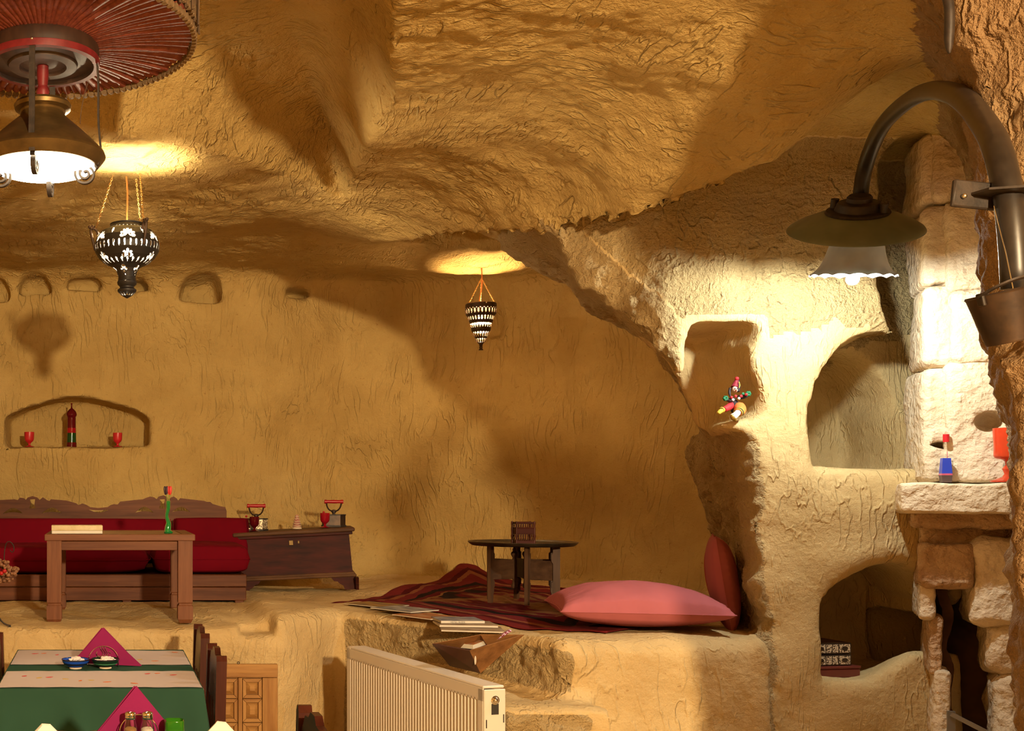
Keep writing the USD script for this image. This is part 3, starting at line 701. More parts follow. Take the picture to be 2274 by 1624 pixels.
for a in (PI, -1.05, 1.05):
    d = np.array([math.cos(a), math.sin(a), 0]); q = lambda r, y: d * r * k1 + [0, 0, z1(y)]
    obj('handle', tube(spline([q(70, 556), q(76, 535), q(80, 515), q(79, 507), q(72, 508), q(66, 515), q(64, 522)], 16), 0.0075, 8), 'lantern_copper', t_l1, smooth=True)
    obj('handle_knob', cat(*[ball(0.011, q(79 + x, 507 - y), 1) for x, y in ((0, 0), (-4, 3), (3, 3))]), 'lantern_copper', t_l1)
zt1 = z1(392)
for a, px_ in ((PI, 250), (-1.05, 310), (1.05, 303)):
    d = np.array([math.cos(a), math.sin(a), 0])
    obj('chain', chain(d * 70 * k1 + [0, 0, z1(510)], np.array([(px_ - 282) * k1, d[1] * 0.06, zt1]), 24), 'brass_chain', t_l1, smooth=False)
obj('flex', tube(spline([[0, 0, z1(530)], [0, 0, z1(480)], [0.002, 0, z1(430)], [-0.004, 0, zt1]], 10), 0.0045, 6), 'orange_flex', t_l1, label='orange cable')

YB = 4.9; k2 = YB / 1550.0; c2 = P(1068, 715, YB)
t_l2 = thing('hanging_lantern', 'small tapered pierced lantern hanging in the alcove on the right', 'lantern', c2)
def z2(py): return (715 - py) * k2
pr2 = [(31, 674), (33, 676), (33.5, 686), (32.5, 698), (29, 703), (28, 706), (24.5, 716), (24, 718), (21.5, 728), (20, 735), (18, 738), (16.5, 744), (13, 750), (12, 752), (11, 757), (6, 763), (3.5, 765)]
pr2 = [(r * k2, z2(y)) for r, y in pr2]
def holes2(T, Z):
    py = 715 - Z / k2; out = np.zeros(T.shape, bool)
    def row(n, y0, y1, w, ph=0.0):
        a = np.abs(((T + ph) % (2 * PI / n)) / (2 * PI / n) - 0.5); v = (py - y0) / (y1 - y0)
        return (v > 0) & (v < 1) & (a < w * np.sqrt(np.clip(np.sin(PI * np.clip(v, 0, 1) ** 0.7), 0, 1)))
    out |= row(26, 688, 698, 0.30) | row(26, 685.5, 688.5, 0.14, 0.12)
    out |= row(26, 704, 712, 0.30) | row(24, 719, 729, 0.30) | row(24, 719, 723, 0.2, 0.13)
    out |= row(18, 737.5, 749, 0.36) | row(14, 752, 762, 0.36)
    return out
obj('lantern_body', shell(pr2, holes2, 208, 0.0022), 'lantern_copper', t_l2, smooth=False, label='copper coloured pierced tapered body')
obj('finial', lathe([(3.6 * k2, z2(764)), (4 * k2, z2(767)), (2.6 * k2, z2(769)), (4 * k2, z2(771)), (3 * k2, z2(774)), (5 * k2, z2(777)), (5 * k2, z2(778)), (0, z2(778))], 20), 'lantern_copper', t_l2)
obj('rivet', ball(0.006, (1.0 * k2, -32.8 * k2, z2(678)), 1), 'steel', t_l2)
obj('bulb', ball(0.026, (0, 0, z2(712)), 3), 'bulb_small', t_l2, smooth=True, label='glowing bulb inside the body')
zt2 = z2(604)
for a in (PI + 0.3, -0.75, 1.3):
    d = np.array([math.cos(a), math.sin(a), 0])
    obj('chain', chain(d * 31 * k2 + [0, 0, z2(675)], np.array([0.004, 0, z2(618)]), 20), 'brass_chain', t_l2, smooth=False)
obj('flex', tube(spline([[0, 0, z2(690)], [-0.01, 0, z2(672)], [0.004, 0, z2(640)], [0.006, 0, zt2], [0.006, 0, zt2 + 0.14]], 12), 0.004, 6), 'orange_flex', t_l2, label='orange cable')

# ---------------------------------------------------------------- fireplace of rough stones on the right
varied('fire_stone', (0.56, 0.42, 0.27), (0.78, 0.66, 0.48), (5, 5, 5), rough=0.95, bump=1.0, bdist=0.02, spec=0.1, bscale=(30, 30, 30))
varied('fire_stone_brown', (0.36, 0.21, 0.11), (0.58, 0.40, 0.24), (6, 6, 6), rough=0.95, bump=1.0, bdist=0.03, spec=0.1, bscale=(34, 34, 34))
varied('soot', (0.05, 0.028, 0.018), (0.16, 0.08, 0.045), (5, 5, 5), rough=0.95, bump=0.8, spec=0.1, bscale=(20, 20, 20))
def stone(sx, sy, sz, seed, amp=0.018, rnd=0.03, n=2, cuts=()):
    """a rough block standing on z = 0, centred: rounded box, refined, pushed about by noise; cuts: (centre, radii) hollows"""
    r = min(rnd, sx * 0.3, sy * 0.3, sz * 0.3)
    b = m3.Manifold.batch_hull([m3.Manifold.sphere(r, 8).translate((x * (sx / 2 - r), y * (sy / 2 - r), z)) for x in (-1, 1) for y in (-1, 1) for z in (r, sz - r)])
    for c, q in cuts:
        b = b - m3.Manifold.sphere(1.0, 20).scale(q).translate(c)
    b = b.refine_to_length(0.028 if n == 2 else 0.018)
    v, f, _ = meshkit.arrays(b)
    m = trimesh.Trimesh(v, f, process=True); nv = vnormals(m.vertices, m.faces)
    p = np.asarray(m.vertices)
    d = (meshkit.fbm(p * 6 + seed * 3.7, 3, seed) - 0.5) * 2.2 + (meshkit.noise(p * 34 + seed, seed + 5) - 0.5) * 0.5
    m.vertices = p + nv * (amp * d)[:, None]
    return m
YC = 3.08
FE = np.array([math.cos(0.55), -math.sin(0.55)]); FN = np.array([math.sin(0.55), math.cos(0.55)])   # along the face, into it
o_fp = P(2036, 1073, YC)
t_fp = thing('fireplace', 'rough stone fireplace with a chimney of pale blocks and a dark hearth at the right', 'fireplace', o_fp)
def face_pt(px, py, into=0.0):
    """where the line of sight through a pixel meets the chimney's face, pushed in by so much"""
    q = (px - CX) / FPX; ox, oy = o_fp[0] + FN[0] * into, o_fp[1] + FN[1] * into
    s_ = (q * oy - ox) / (FE[0] - q * FE[1]); x, y = ox + FE[0] * s_, oy + FE[1] * s_
    return np.array([x, y, EYE[2] - (py - CY) / FPX * y]), s_
DEP = 0.40
def st(name, px0, py0, px1, py1, seed, m='fire_stone', dy=0.0, dep=DEP, amp=0.018, rnd=0.03, rz=0.0, cuts=(), **kw):
    (p0, s0), (p1, s1) = face_pt(px0, py1, dy), face_pt(px1, py1, dy)
    pm, _ = face_pt((px0 + px1) / 2, py1, dy); ptop, _ = face_pt((px0 + px1) / 2, py0, dy)
    b = stone(s1 - s0, dep, ptop[2] - pm[2], seed, amp, rnd, cuts=cuts)
    b = rot(b, rz - 0.55, (0, 0, 1))
    c = np.array([(p0[0] + p1[0]) / 2 + FN[0] * dep / 2, (p0[1] + p1[1]) / 2 + FN[1] * dep / 2, pm[2]])
    return obj(name, tr(b, c), m, t_fp, rel=o_fp, smooth=55, **kw)
# chimney courses, from the mantel up
st('stone', 2036, 815, 2110, 1072, 1, dy=0.03, rz=0.10, cuts=[((0.02, -0.21, 0.165), (0.055, 0.12, 0.020))])
st('stone', 2104, 800, 2262, 1072, 2, dy=0.0, rz=-0.05, cuts=[((0.035, -0.22, 0.265), (0.060, 0.15, 0.050))])
st('stone', 2044, 632, 2122, 812, 3, dy=0.02, rz=0.06)
st('stone', 2110, 640, 2245, 806, 4, dy=-0.01)
st('stone', 2040, 455, 2118, 634, 5, dy=0.03, rz=0.06)
st('stone', 2098, 440, 2240, 642, 6, dy=0.0)
st('stone', 2034, 292, 2092, 452, 7, dy=0.05, rz=0.12)
st('stone', 2070, 262, 2240, 444, 8, dy=0.02)
st('mantel_slab', 2002, 1074, 2290, 1140, 10, m='fire_stone', dy=-0.16, dep=0.58, amp=0.016, rnd=0.012, label='pale thick stone mantel slab with a broken lower edge')
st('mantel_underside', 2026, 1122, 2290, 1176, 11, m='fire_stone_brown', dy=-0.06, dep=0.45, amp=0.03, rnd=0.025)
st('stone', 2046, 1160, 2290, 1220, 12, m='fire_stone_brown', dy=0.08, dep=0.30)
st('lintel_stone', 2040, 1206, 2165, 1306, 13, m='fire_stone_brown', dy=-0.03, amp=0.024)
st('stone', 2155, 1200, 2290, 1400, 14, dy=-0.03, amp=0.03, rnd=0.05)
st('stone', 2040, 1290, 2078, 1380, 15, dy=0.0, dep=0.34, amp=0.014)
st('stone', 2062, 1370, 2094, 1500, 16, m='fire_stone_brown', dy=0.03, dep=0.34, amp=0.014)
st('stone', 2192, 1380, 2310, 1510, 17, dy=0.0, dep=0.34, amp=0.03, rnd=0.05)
st('stone', 2074, 1490, 2112, 1730, 18, dy=0.0, dep=0.34, amp=0.014)
st('stone', 2212, 1500, 2320, 1730, 19, dy=0.0, dep=0.34, amp=0.03, rnd=0.05)
pk, _ = face_pt(2196, 1600, 0.46)
inner = cat(boxm((-0.22, 0.0, -0.55), (0.36, 0.04, 0.72)), boxm((-0.21, -0.30, -0.55), (-0.17, 0.02, 0.72)), boxm((0.26, -0.40, -0.55), (0.30, 0.02, 0.72)), boxm((-0.20, -0.30, 0.68), (0.30, 0.02, 0.72)))
inner = trimesh.Trimesh(*trimesh.remesh.subdivide_to_size(inner.vertices, inner.faces, 0.04)[:2], process=True)
iv = np.asarray(inner.vertices); inner.vertices = iv + (meshkit.fbm(iv[:, None] * 8 + np.array([[0, 0, 0], [31, 0, 0], [0, 57, 0]]), 3, 5) - 0.5) * 0.07
obj('hearth', tr(rot(inner, -0.55, (0, 0, 1)), pk), 'soot', t_fp, rel=o_fp, smooth=50, label='sooty brown back of the hearth')
# metal frame of the hearth opening
plain('grey_frame', (0.22, 0.21, 0.19), 0.45, 0.6)
fr0, _ = face_pt(2112, 1586, -0.10); fr1, _ = face_pt(2205, 1634, -0.12)
def bar(p, q, w, t): return tube([p, q], 1.0, flat=(w, t), up=(0.5, 1, 0.01))
t_fr = obj('fire_screen', cat(bar(fr0 + [0, 0, 0.012], fr0 - [0, 0, 0.62], 0.028, 0.018), bar(fr0, fr1, 0.018, 0.028), bar(fr1, fr1 - [0, 0, 0.52], 0.028, 0.018)), 'grey_frame', label='grey metal corner frame of a fire screen before the hearth', cat='fire screen', smooth=False)
# on the mantel
zm_ = face_pt(2100, 1073, -0.02)[0]
plain('blue_wax', (0.02, 0.05, 0.42), 0.3); plain('pink_wax', (0.50, 0.09, 0.16), 0.3); plain('grey_base', (0.08, 0.05, 0.045), 0.5)
kM = zm_[1] / FPX
t = thing('blue_candle', 'tapering blue and pink block candle on a dark base on the mantel', 'candle', (zm_[0], zm_[1], zm_[2] + 0.002), -0.35)
def frust(a, b, z0, z1): return trimesh.convex.convex_hull([(sx * w, sy * w, z) for w, z in ((a, z0), (b, z1)) for sx in (-1, 1) for sy in (-1, 1)])
obj('candle_base', frust(8.6 * kM, 10 * kM, 0, 16 * kM), 'grey_base', t, smooth=False)
obj('pink_layer', frust(10 * kM, 9.8 * kM, 16 * kM, 20 * kM), 'pink_wax', t, smooth=False, label='pink band')
obj('blue_layer', frust(9.8 * kM, 7.6 * kM, 20 * kM, 54 * kM), 'blue_wax', t, smooth=False, label='blue upper block')
obj('wick', cyl(0.0012, 0.03, (0.006, 0, 54 * kM), 6), 'pink_wax', t)
mg2 = face_pt(2240, 1073, -0.09)[0]
mat('orange_glass', {'p': ('principled_bsdf', {'base_color': (0.80, 0.07, 0.025), 'roughness': 0.08, 'transmission_weight': 0.35, 'ior': 1.45})}, [])
t = thing('mantel_goblet', 'tall orange red glass goblet at the right end of the mantel', 'goblet', (mg2[0], mg2[1], zm_[2] + 0.002))
kG = mg2[1] / FPX
gp = [(0, 0), (33, 0), (34, 3), (26, 6), (12, 11), (8, 18), (10, 25), (12, 29), (9, 34), (6, 38), (7, 46), (12, 50), (24, 53), (27, 58), (27, 85), (29, 120), (27, 120), (25, 86), (24, 60), (0, 56)]
obj('goblet_foot', lathe([(r * kG, z * kG) for r, z in gp[:11]], 36), 'orange_glass', t, smooth=50); obj('goblet_bowl', lathe([(r * kG, z * kG) for r, z in gp[10:]], 36), 'orange_glass', t, smooth=50)
rc, _ = face_pt(2101, 982, -0.005)
plain('red_wax', (0.55, 0.012, 0.02), 0.35)
o = obj('red_candle', tr(cyl(0.012, 0.034, (0, 0, 0), 16), rc), 'red_wax', label='small red candle in the slot between the chimney blocks', cat='candle')

# bucket hanging close by on the right
varied('old_tin', (0.03, 0.022, 0.018), (0.085, 0.05, 0.03), (14, 14, 14), rough=0.42, metal=0.6, bump=0.2)
YBK = 1.50; kb = YBK / 1550.0
bc = P(2246, 760, YBK)
t_b = thing('metal_bucket', 'small dark metal bucket with a rusty streak and bail hanging by the right border', 'bucket', bc, 0)
tilt = lambda m: rot(m, -0.22, (0, 1, 0))
hh = 112 * kb
obj('bucket_body', tilt(lathe([(0.0, 0.004), (44 * kb, 0.0), (46 * kb, 0.004), (63 * kb, hh - 0.004), (66 * kb, hh), (64 * kb, hh + 0.003), (61 * kb, hh - 0.003), (44 * kb, 0.008), (0, 0.008)], 40)), 'old_tin', t_b)
obj('lug', tilt(rbox(0.008, 0.018, 0.028, 0.003, (-62 * kb, -0.02, hh - 0.02))), 'iron', t_b)
ar = np.linspace(0, PI, 16)
obj('bail', tilt(tube([[-64 * kb * math.cos(x), -0.02 - 0.05 * math.sin(x), hh + 0.0 + 0.022 * math.sin(x)] for x in ar], 1.0, flat=(0.012, 0.004), up=(0, 0, 1))), 'iron', t_b)
obj('hanging_wire', tube([[0.02, 0.02, hh + 0.01], [0.012, 0.03, hh + 0.09], [0.01, 0.06, hh + 0.2]], 0.0012, 5), 'steel', t_b)
# ---------------------------------------------------------------- ground heights, read from the finished rock
from scipy.spatial import cKDTree
_sel = ((which == 4) | (which == 5)) & (NV[:, 2] > 0.6) & (V[:, 2] > 0.5)
_kd = cKDTree(V[_sel][:, :2]); _kz = V[_sel][:, 2]
def gz_at(x, y, k=6):
    d, i = _kd.query(np.stack([np.atleast_1d(x), np.atleast_1d(y)], -1), k=k)
    return _kz[i].mean(-1) if np.ndim(x) else float(_kz[i].mean())
def gz_max(x, y, r):
    i = _kd.query_ball_point([x, y], r); return float(np.percentile(_kz[i], 90)) if i else gz_at(x, y)

# ---------------------------------------------------------------- materials
def wood(name, c1, c2, axis=0, rough=0.5, scale=1.0, bump=0.25):
    s = [22.0, 22.0, 22.0]; s[axis] = 1.6
    varied(name, c1, c2, tuple(q * scale for q in s), rough=rough, bump=bump, det=6, sharp=(0.32, 0.68), spec=0.22)
for ax, sfx in ((0, 'x'), (1, 'y'), (2, 'z')):
    wood('pine_' + sfx, (0.12, 0.039, 0.0168), (0.216, 0.084, 0.0372), ax)
    wood('door_' + sfx, (0.24, 0.104, 0.028), (0.448, 0.24, 0.076), ax, rough=0.42)
    wood('chair_' + sfx, (0.03025, 0.0066, 0.00385), (0.0715, 0.0176, 0.0099), ax, rough=0.3)
    wood('tray_' + sfx, (0.045, 0.021, 0.0108), (0.096, 0.048, 0.024), ax, rough=0.5)
wood('sofa_x', (0.077, 0.022, 0.0088), (0.1705, 0.05775, 0.0231), 0)
wood('table_inlay', (0.21, 0.12, 0.06), (0.315, 0.195, 0.105), 0, rough=0.4)
wood('chest_x', (0.0225, 0.0045, 0.003), (0.075, 0.0105, 0.006), 0, rough=0.6)
wood('chest_top', (0.07, 0.030, 0.014), (0.15, 0.07, 0.03), 0, rough=0.6)
wood('trough_wood', (0.1275, 0.051, 0.0153), (0.2805, 0.1275, 0.0425), 0, rough=0.45)
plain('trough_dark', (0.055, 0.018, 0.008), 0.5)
def cloth(name, c, sheen=0.25, f=900.0, var=0.88):
    n = {'tc': ('texture_coordinate', {}), 'n': ('noise_texture', {'scale': 160.0, 'detail': 3}), 'n2': ('noise_texture', {'scale': 5.0, 'detail': 3}),
         'r': ('rgb_ramp', {'ramp': [(0.3, tuple(q * var for q in c)), (0.7, c)]}), 'b': ('bump', {'strength': 0.15, 'distance': 0.002}),
         'p': ('principled_bsdf', {'roughness': 0.9, 'sheen_weight': sheen, 'sheen_tint': c, 'specular_ior_level': 0.1})}
    mat(name, n, [('tc.object', 'n.vector'), ('tc.object', 'n2.vector'), ('n2.fac', 'r.fac'), ('r.color', 'p.base_color'), ('n.fac', 'b.height'), ('b.normal', 'p.normal')])
cloth('red_cloth', (0.15, 0.002, 0.010), 0.1)
cloth('pink_cloth', (0.4, 0.112, 0.124), 0.1)
cloth('green_cloth', (0.0255, 0.07225, 0.0493))
cloth('purple_napkin', (0.25, 0.018, 0.10), 0.1)
plain('white_napkin', (0.82, 0.79, 0.74), 0.8)
plain('box_white', (0.66, 0.62, 0.54), 0.6)
varied('box_marble', (0.48, 0.36, 0.15), (0.68, 0.58, 0.36), (14, 14, 14), rough=0.5)
def glass(name, c, rough=0.04, w=0.85):
    mat(name, {'p': ('principled_bsdf', {'base_color': c, 'roughness': rough, 'transmission_weight': w, 'ior': 1.45})}, [])
glass('green_glass', (0.02, 0.42, 0.10), w=0.6)
glass('red_glass', (0.55, 0.012, 0.03), w=0.5)
plain('red_goblet', (0.55, 0.02, 0.03), 0.35)
glass('dark_red_glass', (0.16, 0.006, 0.012), w=0.4)
glass('clear_glass', (0.95, 0.95, 0.95), w=1.0)
glass('green_tumbler', (0.10, 0.45, 0.03), 0.08, 0.75)
glass('orange_glass', (0.85, 0.09, 0.03), w=0.5)
plain('tulip_red', (0.75, 0.03, 0.025), 0.45); plain('tulip_black', (0.03, 0.012, 0.025), 0.45); plain('stem_green', (0.22, 0.27, 0.04), 0.5)
plain('radiator_white', (0.70, 0.63, 0.54), 0.4); plain('valve_white', (0.75, 0.70, 0.55), 0.3); plain('slot_dark', (0.03, 0.025, 0.02), 0.6)
plain('chrome', (0.75, 0.72, 0.68), 0.12, 1.0)
plain('handle_red', (0.42, 0.012, 0.018), 0.35)
varied('tin_pattern', (0.12, 0.07, 0.035), (0.72, 0.62, 0.42), (130, 130, 130), rough=0.4, metal=0.3, sharp=(0.46, 0.54), det=2)
varied('ceramic_pink', (0.42, 0.16, 0.12), (0.62, 0.36, 0.28), (20, 20, 20), rough=0.5); plain('ceramic_cream', (0.72, 0.60, 0.42), 0.5)
plain('gold', (0.45, 0.30, 0.06), 0.35, 0.8)

# ---------------------------------------------------------------- coffee table
zt = 0.785
CT = np.array([(266 - CX) / 1550.0 * 4.0, (4.0 + 4.46) / 2 * SY, 0]); CT[2] = gz_at(CT[0], CT[1] - 0.3)
t = thing('coffee_table', 'square reddish pine coffee table with thick legs in front of the red sofa', 'table', CT)
W_, Dp = 0.86, 0.80; HT = 0.508
fl = 0.07; 
fr = sg.box(-W_ / 2, -Dp / 2, W_ / 2, Dp / 2).difference(sg.box(-W_ / 2 + fl, -Dp / 2 + fl, W_ / 2 - fl, Dp / 2 - fl))
for s in (-1, 1):
    obj('frame_board', bevelbox(W_, fl, 0.036, 0.003, (0, s * (Dp / 2 - fl / 2), HT - 0.036)), 'pine_x', t, smooth=False)
    obj('frame_board', bevelbox(fl, Dp - 2 * fl - 0.003, 0.036, 0.003, (s * (W_ / 2 - fl / 2), 0, HT - 0.036)), 'pine_y', t, smooth=False)
obj('top_panel', bevelbox(W_ - 2 * fl - 0.004, Dp - 2 * fl - 0.004, 0.025, 0.002, (0, 0, HT - 0.027)), 'table_inlay', t, smooth=False, label='paler inset top panel')
lx, ly, lw = 0.375, 0.35, 0.083
for s in (-1, 1):
    obj('apron', bevelbox(0.67, 0.022, 0.056, 0.002, (0, s * ly, HT - 0.092)), 'pine_x', t, smooth=False)
    obj('apron', bevelbox(0.022, 0.62, 0.056, 0.002, (s * lx, 0, HT - 0.092)), 'pine_y', t, smooth=False)
for sx in (-1, 1):
    for sy in (-1, 1):
        # square leg, a notch above the foot, bevelled foot
        prof = [(0.5, HT - 0.036), (0.5, 0.118), (0.44, 0.112), (0.44, 0.104), (0.52, 0.098), (0.52, 0.022), (0.38, 0.0)]
        vv = []; ff = []
        for r, z in prof: vv += [(-r * lw, -r * lw, z), (r * lw, -r * lw, z), (r * lw, r * lw, z), (-r * lw, r * lw, z)]
        for i in range(len(prof) - 1):
            for j in range(4):
                a, b = i * 4 + j, i * 4 + (j + 1) % 4; ff += [(a, a + 4, b + 4), (a, b + 4, b)]
        n4 = len(prof) * 4; ff += [(0, 1, 2), (0, 2, 3), (n4 - 2, n4 - 3, n4 - 4), (n4 - 1, n4 - 2, n4 - 4)]
        obj('leg', tr(trimesh.Trimesh(vv, ff), (sx * lx, sy * ly, 0)), 'pine_z', t, smooth=False)
ztop = CT[2] + HT
def on_table(px, Yt): return np.array([(px - CX) / FPX * Yt, Yt, ztop])
b = on_table(171, 6.62); t = thing('flat_box', 'flat white box with a cream marbled lid lying on the coffee table', 'box', b, 0.03)
obj('box_base', bevelbox(0.295, 0.16, 0.018, 0.002), 'box_white', t, smooth=False)
obj('lid', bevelbox(0.298, 0.163, 0.030, 0.002, (0, 0, 0.018)), 'box_marble', t, smooth=False, label='cream marbled lid')
b = on_table(374, 6.62); t = thing('glass_vase', 'wavy green glass vase with two wooden tulips on the coffee table', 'vase', b)
kv = 6.62 / FPX
ctr = spline([np.array([0.0 * kv + dx * kv, 0, h * kv]) for dx, h in ((0, 0), (-1, 12), (0, 24), (-3, 33), (-3.5, 42), (-1, 52), (-0.5, 62), (-0.5, 72))], 36)
hh_ = ctr[:, 2] / kv
rv = np.interp(hh_, [0, 4, 8, 18, 28, 38, 45, 60, 72], [8.0, 8.5, 7.6, 6.6, 4.6, 3.6, 3.8, 4.6, 4.9]) * kv
obj('vase_body', tube(ctr, rv, 20), 'green_glass', t, smooth=True)
obj('vase_foot', lathe([(0, 0), (9.5 * kv, 0), (10 * kv, 2 * kv), (8 * kv, 5 * kv), (0, 5 * kv)], 24), 'green_glass', t, smooth=True)
for nm, x, m_ in (('tulip_dark', -5, 'tulip_black'), ('tulip', 2.5, 'tulip_red')):
    obj('stem', tube(spline([[x * 0.2 * kv, 0, 66 * kv], [x * 0.7 * kv, 0, 80 * kv], [x * kv, 0, 88 * kv]], 6), 0.0032, 6), 'stem_green', t)
    pets = []
    for a in np.linspace(0, 2 * PI, 4, endpoint=False):
        m_b = ball(1.0, (0, 0, 0), 2, (2.9 * kv, 1.6 * kv, 10 * kv)); m_b = rot(m_b, 0.10, (0, 1, 0)); m_b = rot(tr(m_b, (2.1 * kv, 0, 0)), a, (0, 0, 1))
        pets.append(tr(m_b, (x * 1.1 * kv, 0, 95 * kv)))
    obj('tulip', cat(*pets), m_, t, smooth=True, label='black wooden tulip' if 'dark' in nm else 'red wooden tulip')

# ---------------------------------------------------------------- sofa
YS = 4.78 * SY
zs = gz_at(0.1, YS + 0.1)
t = thing('sofa_frame', 'low wooden sofa frame of pine planks with a carved backboard', 'sofa', (0, YS, zs))
xr = (547 - CX) / FPX * YS; xl = -1.9; ln = xr - xl
hb2 = 0.190
obj('plank', bevelbox(ln, 0.035, 0.082, 0.004, ((xr + xl) / 2, 0.0, 0.108)), 'sofa_x', t, smooth=False)
obj('plank', bevelbox(ln - 0.004, 0.035, 0.090, 0.004, ((xr + xl) / 2, 0.002, 0.014)), 'sofa_x', t, smooth=False)
obj('side_plank', bevelbox(0.035, 0.76, 0.18, 0.004, (xr - 0.02, 0.40, 0.012)), 'sofa_x', t, smooth=False)
obj('seat_board', bevelbox(ln, 0.80, 0.02, 0.003, ((xr + xl) / 2, 0.42, 0.170)), 'sofa_x', t, smooth=False)
for x in (-1.5, -0.4, 0.16, 0.93): obj('foot', bevelbox(0.06, 0.06, 0.05, 0.004, (x, 0.03, -0.03)), 'sofa_x', t, smooth=False)
# carved backboard, drawn in the photograph's pixels
YBB = 5.36 * SY; kb2 = YBB / FPX
top = [(-560, 800), (-420, 815), (-300, 845), (-200, 825), (-100, 806), (0, 800), (90, 795), (112, 800), (125, 785), (150, 788), (163, 800), (175, 784), (205, 775), (235, 784), (250, 800), (270, 783), (296, 800), (312, 806), (322, 795), (420, 803), (480, 820), (496, 832), (520, 822), (545, 830), (570, 845), (620, 850), (680, 845), (700, 832), (720, 826), (745, 828), (760, 810), (850, 800), (905, 795), (925, 786), (950, 778), (975, 783), (992, 795), (1005, 778), (1035, 770), (1060, 782), (1068, 805), (1080, 785), (1100, 778), (1118, 790), (1128, 806), (1140, 788), (1200, 795), (1290, 805), (1310, 812), (1330, 812), (1345, 825), (1390, 838), (1425, 845), (1433, 870), (1433, 930), (1433, 1060), (-560, 1060)]
def bb(p): return [((x / 2.848 - CX) * kb2, EYE[2] - (y / 2.848 + 830 - CY) * kb2) for x, y in p]
poly = sg.Polygon(bb(top)).buffer(0)
poly = poly.buffer(0.006).buffer(-0.006)
def eye_hole(x0, x1, y0, y1, up):
    xs = np.linspace(0, 1, 14); o = [(x0 + (x1 - x0) * q, y1 - (y1 - y0) * math.sin(PI * q)) for q in xs]; i = [(x0 + (x1 - x0) * q, y1 - (y1 - y0) * 0.25 * math.sin(PI * q)) for q in xs[::-1]]
    if up: o = [(x, y0 + y1 - y) for x, y in o]; i = [(x, y0 + y1 - y) for x, y in i]
    return sg.Polygon(bb(o + i)).buffer(0)
for h_ in ((20, 146, 850, 886, 0), (265, 392, 848, 884, 0), (560, 692, 860, 880, 1), (856, 972, 843, 880, 0), (1088, 1202, 843, 876, 0), (-130, -15, 850, 884, 0), (-360, -240, 852, 886, 0)):
    poly = poly.difference(eye_hole(*h_))
for x in (190, 1012): poly = poly.difference(sg.Polygon(bb([(x, 798), (x + 30, 796), (x + 26, 830), (x + 34, 852), (x - 4, 852), (x + 6, 826)])).buffer(0.002))
obj('backboard', tr(standing(poly, 0.032), (0, YBB - YS, -zs)), 'sofa_x', t, smooth=30, label='carved backboard with wavy top and pierced leaf holes')
for x in (-1.4, 0.2, (1400 / 2.848 - CX) * kb2): obj('back_post', bevelbox(0.06, 0.04, 0.50, 0.004, (x, YBB - YS + 0.05, 0.0)), 'sofa_x', t, smooth=False)
def cushion(w, d, h, puff=0.5, seed=0, n=36, m_=20, crease=0.010, square=5.0):
    """box-like stuffed cushion: rounded outline, bulging faces; x along w, y along d, z from 0 to h"""
    u = np.linspace(-1, 1, n); v = np.linspace(-1, 1, m_ * 2)
    U_, V2 = np.meshgrid(u, v, indexing='ij')
    ex = np.clip(1 - np.abs(U_) ** square, 0, 1) ** (1 / 2.2); ey = np.clip(1 - np.abs(V2) ** square, 0, 1) ** (1 / 2.2)
    prof = (ex * ey) ** puff
    # round the outline
    X_ = U_ * w / 2 * (1 - 0.02 * V2 ** 2); Y_ = V2 * d / 2 * (1 - 0.03 * U_ ** 2)
    nz = (meshkit.fbm(np.stack([X_ * 5, Y_ * 5, X_ * 0 + seed], -1), 3, seed) - 0.5) * crease * 2
    T_ = h / 2 + h / 2 * prof + nz * prof; B_ = h / 2 - h / 2 * prof
    P1 = np.stack([X_, Y_, T_], -1).reshape(-1, 3); P2 = np.stack([X_, Y_, B_], -1).reshape(-1, 3)
    nn = v.size; F_ = []
    for i in range(n - 1):
        for j in range(nn - 1):
            a, b_, c, d_ = i * nn + j, (i + 1) * nn + j, (i + 1) * nn + j + 1, i * nn + j + 1
            F_ += [(a, b_, c), (a, c, d_), (a + n * nn, c + n * nn, b_ + n * nn), (a + n * nn, d_ + n * nn, c + n * nn)]
    m = trimesh.Trimesh(np.vstack([P1, P2]), F_, process=False); m.merge_vertices(); 
    ring = [(X_[i, 0], Y_[i, 0]) for i in range(n)] + [(X_[-1, j], Y_[-1, j]) for j in range(1, nn)] + [(X_[i, -1], Y_[i, -1]) for i in range(n - 2, -1, -1)] + [(X_[0, j], Y_[0, j]) for j in range(nn - 2, 0, -1)]
    pip = tube([(x, y, h / 2) for x, y in ring[::2]], 0.004, 6, closed=True)
    return m, pip
def cushion_thing(name, label, catg, w, d, h, loc, R=None, group=None, m_='red_cloth', rz=0.0, **kw):
    t = thing(name, label, catg, loc, rz, group)
    m, pip = cushion(w, d, h, **kw)
    if R is not None:
        T = np.eye(4); T[:3, :3] = R; m.apply_transform(T); pip.apply_transform(T)
    obj('cover', m, m_, t, smooth=True); obj('piping', pip, m_, t, smooth=True)
    return t
zse = zs + 0.192
kS = YS / FPX
def xs_(px, Y=YS): return (px - CX) / FPX * Y
cushion_thing('seat_cushion', 'dark red sofa seat cushion at the right end of the sofa', 'cushion', xs_(558) - xs_(340), 0.74, 0.205, ((xs_(558) + xs_(340)) / 2, YS + 0.355, zse + 0.001), puff=0.55, seed=3, square=7)
cushion_thing('seat_cushion', 'long dark red sofa seat cushion behind the coffee table legs', 'cushion', xs_(338) + 1.88, 0.74, 0.19, ((xs_(338) - 1.88) / 2, YS + 0.355, zse + 0.001), puff=0.55, seed=5, n=60, square=8)
def Rx(a): return np.array([[1, 0, 0], [0, math.cos(a), -math.sin(a)], [0, math.sin(a), math.cos(a)]])
def Ry(a): return np.array([[math.cos(a), 0, math.sin(a)], [0, 1, 0], [-math.sin(a), 0, math.cos(a)]])
